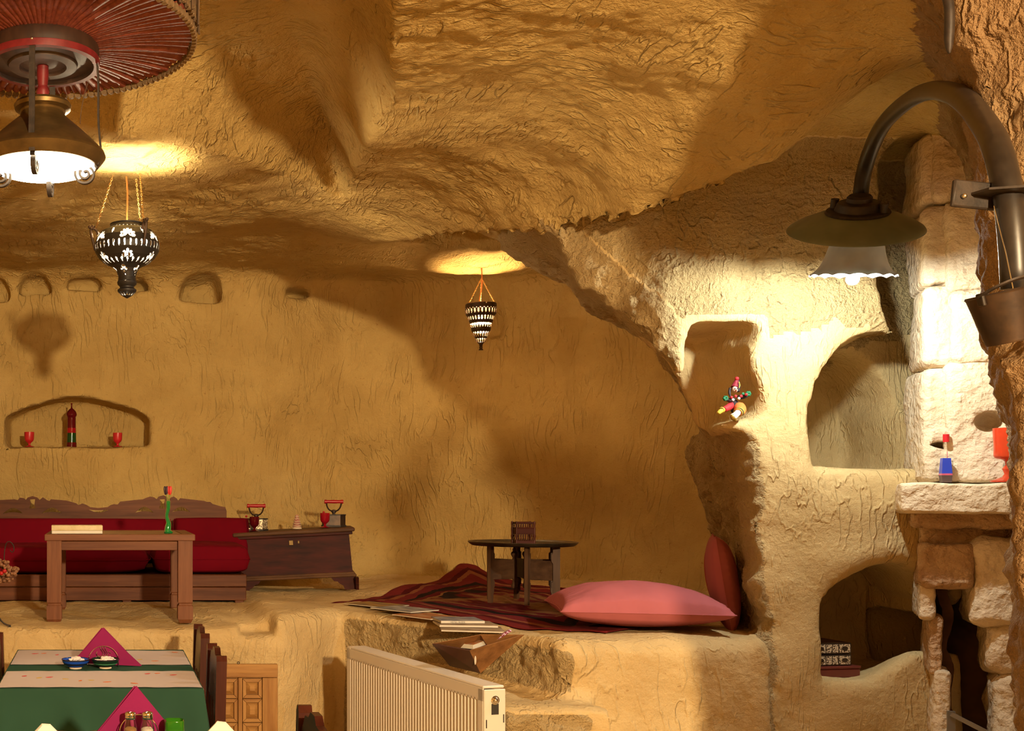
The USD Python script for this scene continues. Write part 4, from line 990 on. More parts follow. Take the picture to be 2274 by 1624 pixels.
def Rz(a): return np.array([[math.cos(a), -math.sin(a), 0], [math.sin(a), math.cos(a), 0], [0, 0, 1]])
Rb = Rx(math.radians(78))
Yb_ = YBB - 0.12
cushion_thing('back_cushion', 'dark red back cushion at the right end of the sofa', 'cushion', xs_(554, Yb_ - 0.1) - xs_(386, Yb_ - 0.1), 0.34, 0.17, ((xs_(554, Yb_ - 0.1) + xs_(386, Yb_ - 0.1)) / 2, Yb_ + 0.02, zse + 0.185), R=Rb, puff=0.55, seed=8, square=6)
cushion_thing('back_cushion', 'long dark red back cushion against the carved backboard', 'cushion', xs_(386, Yb_ - 0.1) + 1.95, 0.34, 0.17, ((xs_(386, Yb_ - 0.1) - 1.95) / 2, Yb_ + 0.02, zse + 0.18), R=Rb, puff=0.55, seed=9, n=60, square=8)

# ---------------------------------------------------------------- chest
YCh = 5.17 * SY; xc_ = (668 - CX) / FPX * YCh; roll = math.radians(3.2); yaw = math.radians(-9)
zch = EYE[2] - (1314 - CY) / FPX * YCh
t = thing('wooden_chest', 'old dark red wooden chest on bracket feet right of the sofa', 'chest', (xc_, YCh + 0.20, zch))
RC = Rz(yaw) @ Ry(-roll); TC = np.eye(4); TC[:3, :3] = RC
def chp(name, m, mt, **kw):
    m = m.copy(); m.apply_transform(TC); return obj(name, m, mt, t, **kw)
cw, cdp, chh = 0.83, 0.42, 0.46
bd = lathe  # noqa
body = trimesh.convex.convex_hull([(sx * (cw / 2 - 0.012 * (z > 0.3)), sy * (cdp / 2 - 0.008 * (z > 0.3)), z) for sx in (-1, 1) for sy in (-1, 1) for z in (0.10, 0.42)])
chp('chest_body', body, 'chest_x', smooth=False)
chp('lid', bevelbox(cw + 0.06, cdp + 0.05, 0.030, 0.007, (0, -0.005, 0.425)), 'chest_top', smooth=False, label='worn brown lid')
chp('lid_moulding', cat(bevelbox(cw + 0.025, 0.014, 0.022, 0.003, (0, -cdp / 2 - 0.006, 0.404)), bevelbox(0.014, cdp + 0.02, 0.022, 0.003, (cw / 2 + 0.006, 0, 0.404))), 'chest_x', smooth=False)
chp('base_moulding', cat(bevelbox(cw + 0.05, cdp + 0.04, 0.022, 0.006, (0, 0, 0.092)), bevelbox(cw + 0.03, cdp + 0.025, 0.018, 0.005, (0, 0, 0.110))), 'chest_top', smooth=False)
ft = sg.Polygon([(0, 0), (0.085, 0), (0.095, 0.03), (0.12, 0.045), (0.135, 0.062), (0.16, 0.066), (0.18, 0.092), (0, 0.092)])
for sx in (-1, 1):
    for sy in (-1, 1):
        a = standing(ft, 0.022); 
        if sx == 1: a = a.copy(); a.vertices[:, 0] *= -1; a.invert()
        a = tr(a, (sx * (cw / 2 + 0.022), sy * (cdp / 2 + 0.005) - 0.011, 0))
        b = rot(standing(sg.Polygon([(0, 0), (0.05, 0), (0.07, 0.05), (0.10, 0.092), (0, 0.092)]), 0.022), -sy * -PI / 2, (0, 0, 1))
        b = tr(b, (sx * (cw / 2 + 0.012), sy * (cdp / 2 + 0.016), 0))
        chp('bracket_foot', cat(a, b), 'chest_x', smooth=False)
chp('lock_plate', cat(bevelbox(0.03, 0.004, 0.035, 0.001, (-0.02, -cdp / 2 - 0.001, 0.345)), bevelbox(0.012, 0.004, 0.02, 0.001, (0.035, -cdp / 2 - 0.001, 0.355))), 'old_brass', smooth=False)
def on_chest(px, back):
    """a point on the lid: column px of the photograph, distance from the front edge"""
    x = (px - 663) / 265.0 * 0.88
    p = np.array([x, -cdp / 2 + back, 0.460]); return RC @ p + np.array([xc_, YCh + 0.20, zch])
def make_iron(label, loc, rz, front):
    t = thing('charcoal_iron', label, 'iron', loc, rz)
    sh = sg.Polygon([(-0.085, -0.042), (0.045, -0.042), (0.085, -0.012), (0.085, 0.012), (0.045, 0.042), (-0.085, 0.042)])
    obj('iron_box', extr(sh, 0.085), 'old_tin' if not front else 'tin_pattern', t, smooth=False, **({'label': 'patterned tin body'} if front else {}))
    obj('sole', extr(sh.buffer(0.006), 0.012), 'iron', t, smooth=False)
    obj('iron_lid', extr(sh.buffer(0.004), 0.008, (0, 0, 0.085)), 'iron', t, smooth=False)
    obj('latch', tr(ball(0.009, (0, 0, 0), 1), (-0.075, 0, 0.108)), 'handle_red', t)
    obj('bracket', cat(cyl(0.011, 0.03, (0, 0, 0.09), 10), ball(0.02, (0, 0, 0.115), 1, (1, 0.5, 0.7)),
        tube(spline([[0, 0, 0.118], [-0.035, 0, 0.128], [-0.052, 0, 0.16], [-0.055, 0, 0.185]], 10), 0.006, 6), tube(spline([[0, 0, 0.118], [0.035, 0, 0.128], [0.052, 0, 0.16], [0.055, 0, 0.185]], 10), 0.006, 6)), 'old_tin', t)
    g = lathe([(0, -0.072), (0.014, -0.07), (0.016, -0.06), (0.012, -0.05), (0.014, 0), (0.012, 0.05), (0.016, 0.06), (0.014, 0.07), (0, 0.072)], 14)
    obj('handle', tr(rot(g, PI / 2, (0, 1, 0)), (0, 0, 0.188)), 'handle_red', t, smooth=50, label='red turned wooden handle')
make_iron('charcoal iron with red handle and patterned tin body at the left end of the chest', on_chest(580, 0.22), 0.12 + yaw, True)
make_iron('plain dark charcoal iron with red handle at the right end of the chest', on_chest(755, 0.20), 0.05 + yaw, False)
GOB = [(0.0, 0.0), (0.034, 0.0), (0.036, 0.003), (0.012, 0.010), (0.008, 0.018), (0.010, 0.026), (0.016, 0.032), (0.028, 0.042), (0.034, 0.056), (0.036, 0.085), (0.036, 0.108), (0.033, 0.108), (0.033, 0.06), (0.026, 0.046), (0.0, 0.040)]
def goblet(label, loc, m_, s=1.0):
    t = thing('goblet', label, 'goblet', loc)
    p = np.array(GOB) * s
    obj('bowl', lathe(p[6:], 28), m_, t, smooth=50); obj('stem', lathe(p[:7], 28), m_, t, smooth=50)
goblet('dark red glass goblet in front of the left charcoal iron', on_chest(577, 0.07), 'dark_red_glass', 1.0)
goblet('bright red glass goblet beside the right charcoal iron', on_chest(734, 0.10), 'red_glass', 1.0)
t = thing('ceramic_ornament', 'small tiered pinkish ceramic ornament in the middle of the chest', 'ornament', on_chest(672, 0.12))
obj('ornament_base', lathe([(0, 0), (0.036, 0), (0.037, 0.008), (0.033, 0.012), (0, 0.012)], 24), 'ceramic_cream', t)
tiers = []
for k in range(5):
    z0, r0 = 0.012 + k * 0.018, 0.033 - k * 0.0045
    tiers += [(r0 * 0.85, z0), (r0, z0 + 0.006), (r0 * 0.98, z0 + 0.012), (r0 * 0.78, z0 + 0.018)]
obj('tiers', lathe([(0.0, 0.012)] + tiers + [(0.0, 0.108)], 24), 'ceramic_pink', t)
obj('glaze_line', cat(*[tube([[math.cos(a) * (0.0335 - k * 0.0045), math.sin(a) * (0.0335 - k * 0.0045), 0.021 + k * 0.018 + 0.002 * math.sin(5 * a + k)] for a in np.linspace(0, 2 * PI, 30, endpoint=False)], 0.0022, 5, closed=True) for k in range(5)]), 'ceramic_cream', t)

# ---------------------------------------------------------------- arched niche: bottle and two goblets
_nb = (which == 1) & (V[:, 0] > -0.65) & (V[:, 0] < 0.3) & (V[:, 1] > 5.62 * SY) & (V[:, 1] < 5.8 * SY) & (NV[:, 2] > 0.5) & (V[:, 2] < 2.1) & (V[:, 2] > 1.7)
zni = float(np.percentile(V[_nb][:, 2], 70)) if _nb.any() else 1.91
YNi = 5.66 * SY
def xn_(px): return (px - CX) / FPX * YNi
t = thing('glass_bottle', 'tall red and green banded glass bottle in the arched wall niche', 'bottle', (xn_(159), YNi, zni))
kn = YNi / FPX
def band(name, pr, m_, **kw): obj(name, lathe([(r * kn, h * kn) for r, h in pr], 28), m_, t, smooth=50, **kw)
band('bottle_base', [(0, 0), (11.5, 0), (11, 10), (0, 10)], 'dark_red_glass')
band('green_band', [(0, 10), (10.4, 10), (10, 31), (0, 31)], 'bottle_green' if 'bottle_green' in M else (plain('bottle_green', (0.01, 0.06, 0.012), 0.12) or 'bottle_green'), label='green band')
band('red_band', [(0, 31), (10, 31), (9.7, 42), (0, 42)], 'red_glass')
band('neck', [(0, 42), (9.6, 42), (9.4, 64), (9.2, 66), (11.6, 70), (11.8, 73), (10, 78), (6, 83), (2, 86), (1.6, 90), (1.6, 95), (2.6, 97), (0, 97)], 'dark_red_glass')
goblet('red goblet left of the bottle in the arched niche', (xn_(65), YNi, zni), 'red_goblet', 1.12)
goblet('red goblet right of the bottle in the arched niche', (xn_(261), YNi, zni), 'red_goblet', 1.06)

# ---------------------------------------------------------------- rug, following the ground
def bands_mat(name):
    n = {'uv': ('uvmap', {'attribute': 'st'}), 'sx': ('separate_xyz', {}),
         'mp': ('mapping', {'scale': (5.0, 11.0, 1)}), 'n': ('noise_texture', {'scale': 1.0, 'detail': 3, 'roughness': 0.55}),
         'mp2': ('mapping', {'scale': (3.2, 9.0, 1), 'location': (4.7, 1.3, 0)}), 'n2': ('noise_texture', {'scale': 1.0, 'detail': 2}),
         'mp3': ('mapping', {'scale': (60, 190, 1)}), 'n3': ('noise_texture', {'scale': 1.0, 'detail': 2}),
         'r': ('rgb_ramp', {'ramp': [(0.44, (0.08625, 0.006, 0.009)), (0.50, (0.1275, 0.009, 0.012)), (0.53, (0.18, 0.07875, 0.03)), (0.66, (0.225, 0.105, 0.04125))]}),
         'r2': ('rgb_ramp', {'ramp': [(0.60, (0, 0, 0)), (0.63, (1, 1, 1))]}), 'bk': ('mix', {'color2': (0.018, 0.008, 0.008)}),
         'ed': ('rgb_ramp', {'interpolate': False, 'ramp': [(0.0, (0.15, 0.015, 0.015)), (0.05, (0.075, 0.0045, 0.006)), (0.075, (0.225, 0.075, 0.03375)), (0.10, (0.1425, 0.015, 0.0165)), (0.15, (0.015, 0.006, 0.006)), (0.19, (0.0975, 0.006, 0.009)), (0.22, (0.21, 0.0975, 0.0375)), (0.235, (0, 0, 0)), (1.0, (0, 0, 0))]}),
         'em': ('rgb_ramp', {'interpolate': False, 'ramp': [(0.0, (1, 1, 1)), (0.235, (0, 0, 0)), (1.0, (0, 0, 0))]}),
         'm0': ('math', {'math_type': 'subtract', 'value1': 1.0}), 'm1': ('math', {'math_type': 'minimum'}), 'm2': ('math', {'math_type': 'minimum'}), 'm3': ('math', {'math_type': 'subtract', 'value1': 1.0}), 'm4': ('math', {'math_type': 'minimum'}),
         'mz': ('math', {'math_type': 'multiply_add', 'value2': 0.06, 'value3': -0.03}), 'm5': ('math', {'math_type': 'add'}),
         'mx': ('mix', {}), 'b': ('bump', {'strength': 0.5, 'distance': 0.004}), 'p': ('principled_bsdf', {'roughness': 0.95, 'specular_ior_level': 0.1})}
    l = [('uv.UV', 'sx.vector'), ('uv.UV', 'mp.vector'), ('mp.vector', 'n.vector'), ('uv.UV', 'mp2.vector'), ('mp2.vector', 'n2.vector'), ('uv.UV', 'mp3.vector'), ('mp3.vector', 'n3.vector'),
         ('n.fac', 'r.fac'), ('n2.fac', 'r2.fac'), ('r2.color', 'bk.fac'), ('r.color', 'bk.color1'),
         ('sx.x', 'm0.value2'), ('sx.x', 'm1.value1'), ('m0.value', 'm1.value2'), ('sx.y', 'm3.value2'), ('sx.y', 'm2.value1'), ('m3.value', 'm2.value2'), ('m1.value', 'm4.value1'), ('m2.value', 'm4.value2'),
         ('n.fac', 'mz.value1'), ('mz.value', 'm5.value1'), ('m4.value', 'm5.value2'),
         ('m5.value', 'ed.fac'), ('m5.value', 'em.fac'), ('em.color', 'mx.fac'), ('bk.color', 'mx.color1'), ('ed.color', 'mx.color2'), ('mx.color', 'p.base_color'), ('n3.fac', 'b.height'), ('b.normal', 'p.normal')]
    mat(name, n, l)
bands_mat('rug_weave')
cL, cT, cR, cF = np.array([1.46, 7.30]), np.array([2.92, 9.12]), np.array([3.42, 6.30]), np.array([2.38, 5.34])
na, nb2 = 64, 64
gu, gv = np.meshgrid(np.linspace(0, 1, na), np.linspace(0, 1, nb2), indexing='ij')
pxy = (cL * ((1 - gu) * (1 - gv))[..., None] + cT * ((1 - gu) * gv)[..., None] + cR * (gu * gv)[..., None] + cF * (gu * (1 - gv))[..., None])
pxy[..., 1] += 0.05 * np.sin(gu * 6) * (1 - gv) * 0.6
zg = gz_at(pxy[..., 0].ravel(), pxy[..., 1].ravel(), 12).reshape(na, nb2)
zg = zg + 0.012 + 0.10 * np.exp(-((gu - 0.02) / 0.16) ** 2 - ((gv - 0.98) / 0.16) ** 2) + 0.018 * np.exp(-((gv - 0.96) / 0.06) ** 2) * np.sin(gu * 9 + 1) ** 2
top_ = np.concatenate([pxy, zg[..., None]], -1).reshape(-1, 3); bot_ = top_ - [0, 0, 0.008]
uvs = np.stack([gu.ravel(), gv.ravel()], -1)
i_, j_ = np.meshgrid(np.arange(na - 1), np.arange(nb2 - 1), indexing='ij'); a_ = (i_ * nb2 + j_).ravel()
Ft = np.vstack([np.stack([a_, a_ + nb2, a_ + nb2 + 1], 1), np.stack([a_, a_ + nb2 + 1, a_ + 1], 1)])
n0 = na * nb2; ring = list(range(0, nb2)) + [i * nb2 + nb2 - 1 for i in range(1, na)] + [(na - 1) * nb2 + j for j in range(nb2 - 2, -1, -1)] + [i * nb2 for i in range(na - 2, 0, -1)]
Fs = []
for q in range(len(ring)):
    a, b = ring[q], ring[(q + 1) % len(ring)]; Fs += [(a, b, b + n0), (a, b + n0, a + n0)]
mr = trimesh.Trimesh(np.vstack([top_, bot_]), np.vstack([Ft, Ft[:, ::-1] + n0, np.array(Fs)]), process=False)
rm = usdkit.mesh(stage, '/World/rug', mr, M['rug_weave'], smooth=True, uv=np.vstack([uvs, uvs]))
cd(rm.GetPrim(), label='red and black woven rug spread over the alcove platform', category='rug')
used[('/World', 'rug')] = 1

# ---------------------------------------------------------------- folding tray table
YT = 4.12 * SY; xT = (1160 - CX) / FPX * YT; zT = gz_at(xT, YT) + 0.022
t = thing('tray_table', 'round metal tray on a folding dark wooden stand on the rug', 'table', (xT, YT, zT))
hT = EYE[2] - (1204 - CY) / FPX * YT - zT; rT = 116 * YT / FPX
obj('tray', lathe([(0, hT - 0.010), (rT * 0.90, hT - 0.010), (rT * 0.94, hT - 0.002), (rT * 0.99, hT + 0.004), (rT, hT + 0.001), (rT * 0.97, hT - 0.010), (rT * 0.92, hT - 0.020), (0, hT - 0.020)], 72), 'tray_metal' if 'tray_metal' in M else (varied('tray_metal', (0.05, 0.035, 0.02), (0.11, 0.08, 0.045), (12, 12, 12), rough=0.3, metal=0.6) or 'tray_metal'), t, label='dark metal tray with a raised rim')
hl = hT - 0.022
legp = sg.Polygon([(-0.020, 0), (0.008, 0), (0.012, 0.05), (0.018, 0.06), (0.018, 0.085), (0.026, 0.095), (0.026, 0.125), (0.018, 0.13), (0.018, 0.235), (0.026, 0.245), (0.026, 0.285), (0.018, 0.295), (0.018, 0.325), (0.012, 0.335), (0.008, hl), (-0.020, hl)])
rl = 0.205
angs = [math.radians(q) for q in (-103, -47, 12, 78, 132, 192)]
pts6 = [np.array([math.cos(a) * rl, math.sin(a) * rl]) for a in angs]
cen = []
for k in range(6):
    a = angs[k]; d = pts6[k]
    lm = standing(legp, 0.020); lm = tr(lm, (0, -0.010, 0)); lm = rot(lm, a + (0.5 if k % 2 else -0.5) + PI, (0, 0, 1))
    obj('leg', tr(lm, (d[0], d[1], 0)), 'tray_z', t, smooth=False)
for k in range(3):
    p0, p1 = pts6[2 * k], pts6[2 * k + 1]
    for e in (p0, p1):
        q = (p0 + p1) / 2 * 0.25; mid_ = (e + q) / 2; dd = e - q; L_ = np.linalg.norm(dd)
        pm = bevelbox(L_ * 0.96, 0.014, 0.115, 0.002); pm = rot(pm, math.atan2(dd[1], dd[0]), (0, 0, 1))
        obj('panel', tr(pm, (mid_[0], mid_[1], 0.135)), 'tray_x', t, smooth=False)
    q = (p0 + p1) / 2 * 0.25
    sp_ = lathe([(0, 0.075), (0.013, 0.08), (0.018, 0.095), (0.012, 0.11), (0.010, 0.13), (0.014, 0.14), (0.014, 0.245), (0.010, 0.26), (0.020, 0.28), (0.018, 0.29), (0.008, 0.30), (0.010, 0.31), (0.004, 0.325), (0, 0.326)], 16)
    obj('turned_post', tr(sp_, (q[0], q[1], 0)), 'tray_z', t)
bx = np.array([(1162 - CX) / FPX * (YT - 0.05), YT - 0.05, zT + hT - 0.010])
t = thing('carved_box', 'small carved dark red wooden holder with spindle rows on the tray', 'holder', bx)
wb, db, hbx = 0.105, 0.07, 0.130
for z, h in ((0.0, 0.022), (0.058, 0.034), (0.092, 0.006), (0.118, 0.012)):
    obj('rail', cat(bevelbox(wb, 0.010, h, 0.002, (0, -db / 2, z)), bevelbox(wb, 0.010, h, 0.002, (0, db / 2, z)), bevelbox(0.010, db, h, 0.002, (-wb / 2 + 0.005, 0, z)), bevelbox(0.010, db, h, 0.002, (wb / 2 - 0.005, 0, z))), 'chair_x', t, smooth=False)
obj('floor_panel', bevelbox(wb - 0.01, db - 0.005, 0.008, 0.002, (0, 0, 0.010)), 'chair_x', t, smooth=False)
for sx in (-1, 1):
    for sy in (-1, 1):
        obj('corner_post', tr(lathe([(0, 0), (0.007, 0), (0.007, 0.02), (0.005, 0.03), (0.008, 0.045), (0.006, 0.06), (0.007, 0.09), (0.005, 0.105), (0.007, 0.12), (0.006, 0.132), (0, 0.134)], 10), (sx * wb / 2, sy * db / 2, 0)), 'chair_z', t)
for k in range(7):
    x = (k - 3) * 0.0135
    for y in (-db / 2, db / 2):
        obj('spindle', cat(tr(lathe([(0.002, 0.02), (0.0048, 0.03), (0.003, 0.04), (0.0048, 0.05), (0.002, 0.06)], 6), (x, y, 0)), tr(lathe([(0.002, 0.096), (0.0045, 0.106), (0.002, 0.119)], 6), (x, y, 0))), 'chair_z', t)

# ---------------------------------------------------------------- pink cushions
def pillow(w, d, h, seed=0, n=44, droop=0.0):
    """knife-edge cushion: two bulging faces that meet in a seam with drawn-out corners; centred, z up"""
    u = np.linspace(-1, 1, n); U_, V2 = np.meshgrid(u, u, indexing='ij')
    pinch = 0.06
    X_ = U_ * w / 2 * (1 - pinch * (1 - V2 ** 2)); Y_ = V2 * d / 2 * (1 - pinch * (1 - U_ ** 2))
    e = (np.clip(1 - U_ ** 2, 0, 1) * np.clip(1 - V2 ** 2, 0, 1)) ** 0.42
    wr = (meshkit.fbm(np.stack([X_ * 7, Y_ * 7, X_ * 0 + seed], -1), 3, seed) - 0.5) * 0.022
    edge = 1 - np.minimum(1 - np.abs(U_), 1 - np.abs(V2)); pk = 0.004 * np.sin(np.where(np.abs(U_) > np.abs(V2), V2, U_) * 42) * np.clip((edge - 0.7) / 0.3, 0, 1) * (edge < 0.999)
    T_ = h / 2 * e + (wr + pk) * (e > 0); B_ = -h / 2 * e * 0.9
    nn = n; F_ = []
    for i in range(n - 1):
        for j in range(n - 1):
            a, b_, c, d_ = i * nn + j, (i + 1) * nn + j, (i + 1) * nn + j + 1, i * nn + j + 1
            F_ += [(a, b_, c), (a, c, d_), (a + n * n, c + n * n, b_ + n * n), (a + n * n, d_ + n * n, c + n * n)]
    m = trimesh.Trimesh(np.vstack([np.stack([X_, Y_, T_], -1).reshape(-1, 3), np.stack([X_, Y_, B_], -1).reshape(-1, 3)]), F_, process=False)
    ringp = [(X_[i, 0], Y_[i, 0]) for i in range(n)] + [(X_[-1, j], Y_[-1, j]) for j in range(1, n)] + [(X_[i, -1], Y_[i, -1]) for i in range(n - 2, -1, -1)] + [(X_[0, j], Y_[0, j]) for j in range(n - 2, 0, -1)]
    return m, tube([(x, y, 0) for x, y in ringp[::2]], 0.0035, 6, closed=True)
def pillow_thing(label, w, d, h, loc, R, m_, seed, flat_z=None):
    t = thing('floor_cushion', label, 'cushion', loc)
    m, pip = pillow(w, d, h, seed)
    if flat_z is not None:
        for q in (m, pip):
            v = q.vertices; v[:, 2] = np.where(v[:, 2] < 0, v[:, 2] * 0.75, v[:, 2]); q.vertices = v
    T = np.eye(4); T[:3, :3] = R; m.apply_transform(T); pip.apply_transform(T)
    obj('cover', m, m_, t, smooth=True); obj('piping', pip, m_, t, smooth=True)
pc1 = np.array([2.62, 5.56, 0.84]); zc1 = gz_max(pc1[0], pc1[1], 0.3)
pillow_thing('large pink floor cushion lying flat at the front edge of the platform', 0.76, 0.62, 0.26, (pc1[0], pc1[1], zc1 + 0.098), Rz(-0.25), 'pink_cloth', 4, flat_z=0)
pc2 = P(1603, 1292, 3.52)
axd = np.array([0.45, 0.89, 0]); axd /= np.linalg.norm(axd)          # width axis, away from the eye
upd = np.array([-0.16, 0.02, 1.0]); upd -= axd * (upd @ axd); upd /= np.linalg.norm(upd)
Rp = np.stack([axd, upd, np.cross(axd, upd)], 1)
pillow_thing('pink cushion standing on edge against the rock pillar', 0.50, 0.47, 0.15, pc2, Rp, 'pink_cloth', 6)
cloth('dark_pink_cloth', (0.42, 0.05, 0.05))
pc3 = P(1592, 1285, 4.02)
pillow_thing('darker red cushion standing behind the upright pink cushion', 0.44, 0.40, 0.13, pc3, Rp, 'dark_pink_cloth', 9)

# ---------------------------------------------------------------- magazines on the edge of the platform
def mag_mat(name, c1, c2, c3):
    mat(name, {'tc': ('texture_coordinate', {}), 'mp': ('mapping', {'scale': (9, 14, 3)}), 'n': ('noise_texture', {'scale': 1.0, 'detail': 2}), 'r': ('rgb_ramp', {'ramp': [(0.35, c1), (0.5, c2), (0.62, c3)]}), 'p': ('principled_bsdf', {'roughness': 0.55, 'specular_ior_level': 0.15})},
        [('tc.object', 'mp.vector'), ('mp.vector', 'n.vector'), ('n.fac', 'r.fac'), ('r.color', 'p.base_color')])
mag_mat('mag_brown', (0.132, 0.096, 0.066), (0.27, 0.156, 0.054), (0.36, 0.192, 0.048))
mag_mat('mag_grey', (0.132, 0.126, 0.132), (0.24, 0.228, 0.216), (0.372, 0.33, 0.276))
mag_mat('mag_orange', (0.24, 0.132, 0.072), (0.372, 0.12, 0.03), (0.396, 0.252, 0.144))
mag_mat('mag_tan', (0.216, 0.144, 0.084), (0.3, 0.204, 0.12), (0.36, 0.27, 0.18))
mag_mat('mag_blue', (0.084, 0.09, 0.132), (0.204, 0.198, 0.216), (0.33, 0.3, 0.27))
plain('pages', (0.62, 0.56, 0.46), 0.8); plain('print_dark', (0.06, 0.06, 0.08), 0.6)
def magazine(label, c, rz, w, d, h, z, m_, lift=0.0, spine=None, curl=0.0):
    t = thing('magazine', label, 'magazine', (c[0], c[1], z), rz)
    n = 10; xs = np.linspace(-w / 2, w / 2, n)
    def sheet(z0, z1, inset):
        Vv = []; q = 1 - inset
        for x in xs:
            cz = curl * ((x / w + 0.5) ** 2)
            for y in (-d / 2 * q, d / 2 * q):
                Vv += [(x * q, y, z0 - cz), (x * q, y, z1 - cz)]
        Fv = []
        for i in range(n - 1):
            b0, b1 = i * 4, (i + 1) * 4
            Fv += [(b0 + 1, b1 + 1, b1 + 3), (b0 + 1, b1 + 3, b0 + 3), (b0, b1 + 2, b1), (b0, b0 + 2, b1 + 2), (b0, b1, b1 + 1), (b0, b1 + 1, b0 + 1), (b0 + 2, b1 + 3, b1 + 2), (b0 + 2, b0 + 3, b1 + 3)]
        e = (n - 1) * 4; Fv += [(0, 1, 3), (0, 3, 2), (e, e + 3, e + 1), (e, e + 2, e + 3)]
        return trimesh.Trimesh(Vv, Fv, process=False)
    obj('pages', sheet(0.0006, h - 0.0006, 0.01), 'pages', t, smooth=False)
    obj('cover', cat(sheet(h - 0.0006, h + 0.0002, 0), sheet(0, 0.0006, 0)), m_, t, smooth=False)
    if spine:
        obj('spine', bevelbox(w * 0.98, 0.002, h, 0.0005, (0, -d / 2 - 0.001, 0)), 'pages', t, smooth=False, label='white spine')
        tm = meshkit.text_mesh(spine, h * 0.62, 0.0008); tm = rot(tm, PI / 2, (1, 0, 0)); ext = tm.bounds
        tm = tr(tm, (-w * 0.28 - ext[0][0], -d / 2 - 0.0023, h * 0.18)); obj('spine_lettering', tm, 'print_dark', t, smooth=False)
e0, e1 = np.array([1.37, 4.05 * SY]), np.array([1.81, 3.64 * SY]); ed = (e1 - e0) / np.linalg.norm(e1 - e0); en = np.array([-ed[1], ed[0]])
ra = math.atan2(ed[1], ed[0])
def mg(px, py): p = P(px, py, 1.0); Y = (EYE[2] - 0.845) / (EYE[2] - p[2]); return np.array([p[0] * Y, p[1] * Y])
def mz(c, r=0.12): return gz_max(c[0], c[1], r) + 0.002
c = mg(836, 1349); magazine('brown magazine at the far left end of the row on the platform edge', c, ra + 0.06, 0.30, 0.23, 0.005, mz(c), 'mag_brown', curl=0.0)
c2_ = mg(898, 1362); magazine('grey open magazine between the brown one and the stack on the platform edge', c2_, ra - 0.02, 0.30, 0.23, 0.006, max(mz(c2_), mz(c) + 0.006), 'mag_grey')
c3_ = mg(945, 1373); zb = max(mz(c3_), mz(c2_) + 0.008); magazine('orange magazine partly under the stack on the platform edge', c3_, ra - 0.05, 0.28, 0.22, 0.006, zb, 'mag_orange')
c4_ = mg(1046, 1392); zst = mz(c4_, 0.14)
magazine('bottom magazine of the stack nearest the wooden trough', c4_, -0.25, 0.30, 0.22, 0.008, zst, 'mag_tan', spine=None)
c5_ = mg(1032, 1386); magazine('cream magazine in the middle of the stack on the platform edge', c5_, -0.12, 0.29, 0.21, 0.011, zst + 0.010, 'mag_tan')
c6_ = mg(1016, 1383); magazine('white spined hotel magazine on top of the stack', c6_, -0.04, 0.225, 0.20, 0.013, zst + 0.023, 'mag_blue', spine='HOTEL GUIDE')

# ---------------------------------------------------------------- wooden trough
def Pz(px, py, z):
    p = P(px, py, 1.0); Y = (EYE[2] - z) / (EYE[2] - p[2]); return np.array([p[0] * Y, p[1] * Y, z])
cA, cB, cC_, cD = Pz(959, 1430, 0.83), Pz(1043, 1446, 0.80), Pz(1165, 1410, 0.85), Pz(1068, 1409, 0.865)
bA, bB, bC, bD = Pz(999, 1480, 0.70), Pz(1067, 1496, 0.68), Pz(1100, 1462, 0.74), Pz(1062, 1450, 0.75)
o_tr = (cA + cB + cC_ + cD) / 4; o_tr[2] = 0.68
t = thing('wooden_trough', 'tapered brown wooden dough trough perched on the platform edge above the radiator', 'trough', o_tr)
T8 = [cA, cB, cC_, cD, bA, bB, bC, bD]
cm_ = (sum(T8[:4]) / 4); cb_ = sum(T8[4:]) / 4
inn = [q + (cm_ - q) * 0.10 + np.array([0, 0, 0.0]) for q in T8[:4]] + [q + (cb_ - q) * 0.02 + [0, 0, 0.050] for q in T8[4:]]
def quadm(a, b, c, d): return trimesh.Trimesh([a, b, c, d], [(0, 1, 2), (0, 2, 3)], process=False)
def slab(o4, i4): return trimesh.convex.convex_hull(np.array(list(o4) + list(i4)))
ends = [(0, 1), (1, 2), (2, 3), (3, 0)]
for k, (a, b) in enumerate(ends):
    nm = 'end_board' if k in (0, 2) else 'side_board'
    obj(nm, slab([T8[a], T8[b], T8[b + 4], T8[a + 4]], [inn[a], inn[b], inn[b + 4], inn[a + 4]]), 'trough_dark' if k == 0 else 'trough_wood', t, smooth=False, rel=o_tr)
obj('bottom_board', slab(T8[4:], inn[4:]), 'trough_wood', t, smooth=False, rel=o_tr)
obj('white_stain', tr(ball(0.010, (0, 0, 0), 2, (0.5, 0.5, 2.2)), cB * 0.6 + bB * 0.4 + [0.004, -0.004, 0.0]), 'pages', t, rel=o_tr, label='white paint drip on the corner')
p0, p1 = (inn[0] + inn[1]) / 2 * 0.2 + (inn[5] * 0.8), inn[2] * 0.35 + inn[7] * 0.65
p0 = Pz(1033, 1441, 0.797); p1 = Pz(1072, 1427, 0.812)
dvec = p1 - p0; yaw_b = math.atan2(dvec[1], dvec[0]); mid_ = (p0 + p1) / 2
t = thing('paper_pad', 'narrow cream paper pad lying inside the wooden trough', 'pad', mid_, yaw_b)
m_ = rot(bevelbox(np.linalg.norm(dvec), 0.085, 0.022, 0.002), -math.atan2(dvec[2], np.hypot(dvec[0], dvec[1])), (0, 1, 0)); obj('pad_pages', m_, 'pages', t, smooth=False)
m_ = rot(bevelbox(np.linalg.norm(dvec) * 1.0, 0.087, 0.002, 0.0005, (0, 0, 0.022)), -math.atan2(dvec[2], np.hypot(dvec[0], dvec[1])), (0, 1, 0)); obj('pad_cover', m_, 'mag_orange', t, smooth=False)
s0, s1 = Pz(1078, 1436, 0.80), Pz(1132, 1404, 0.868)
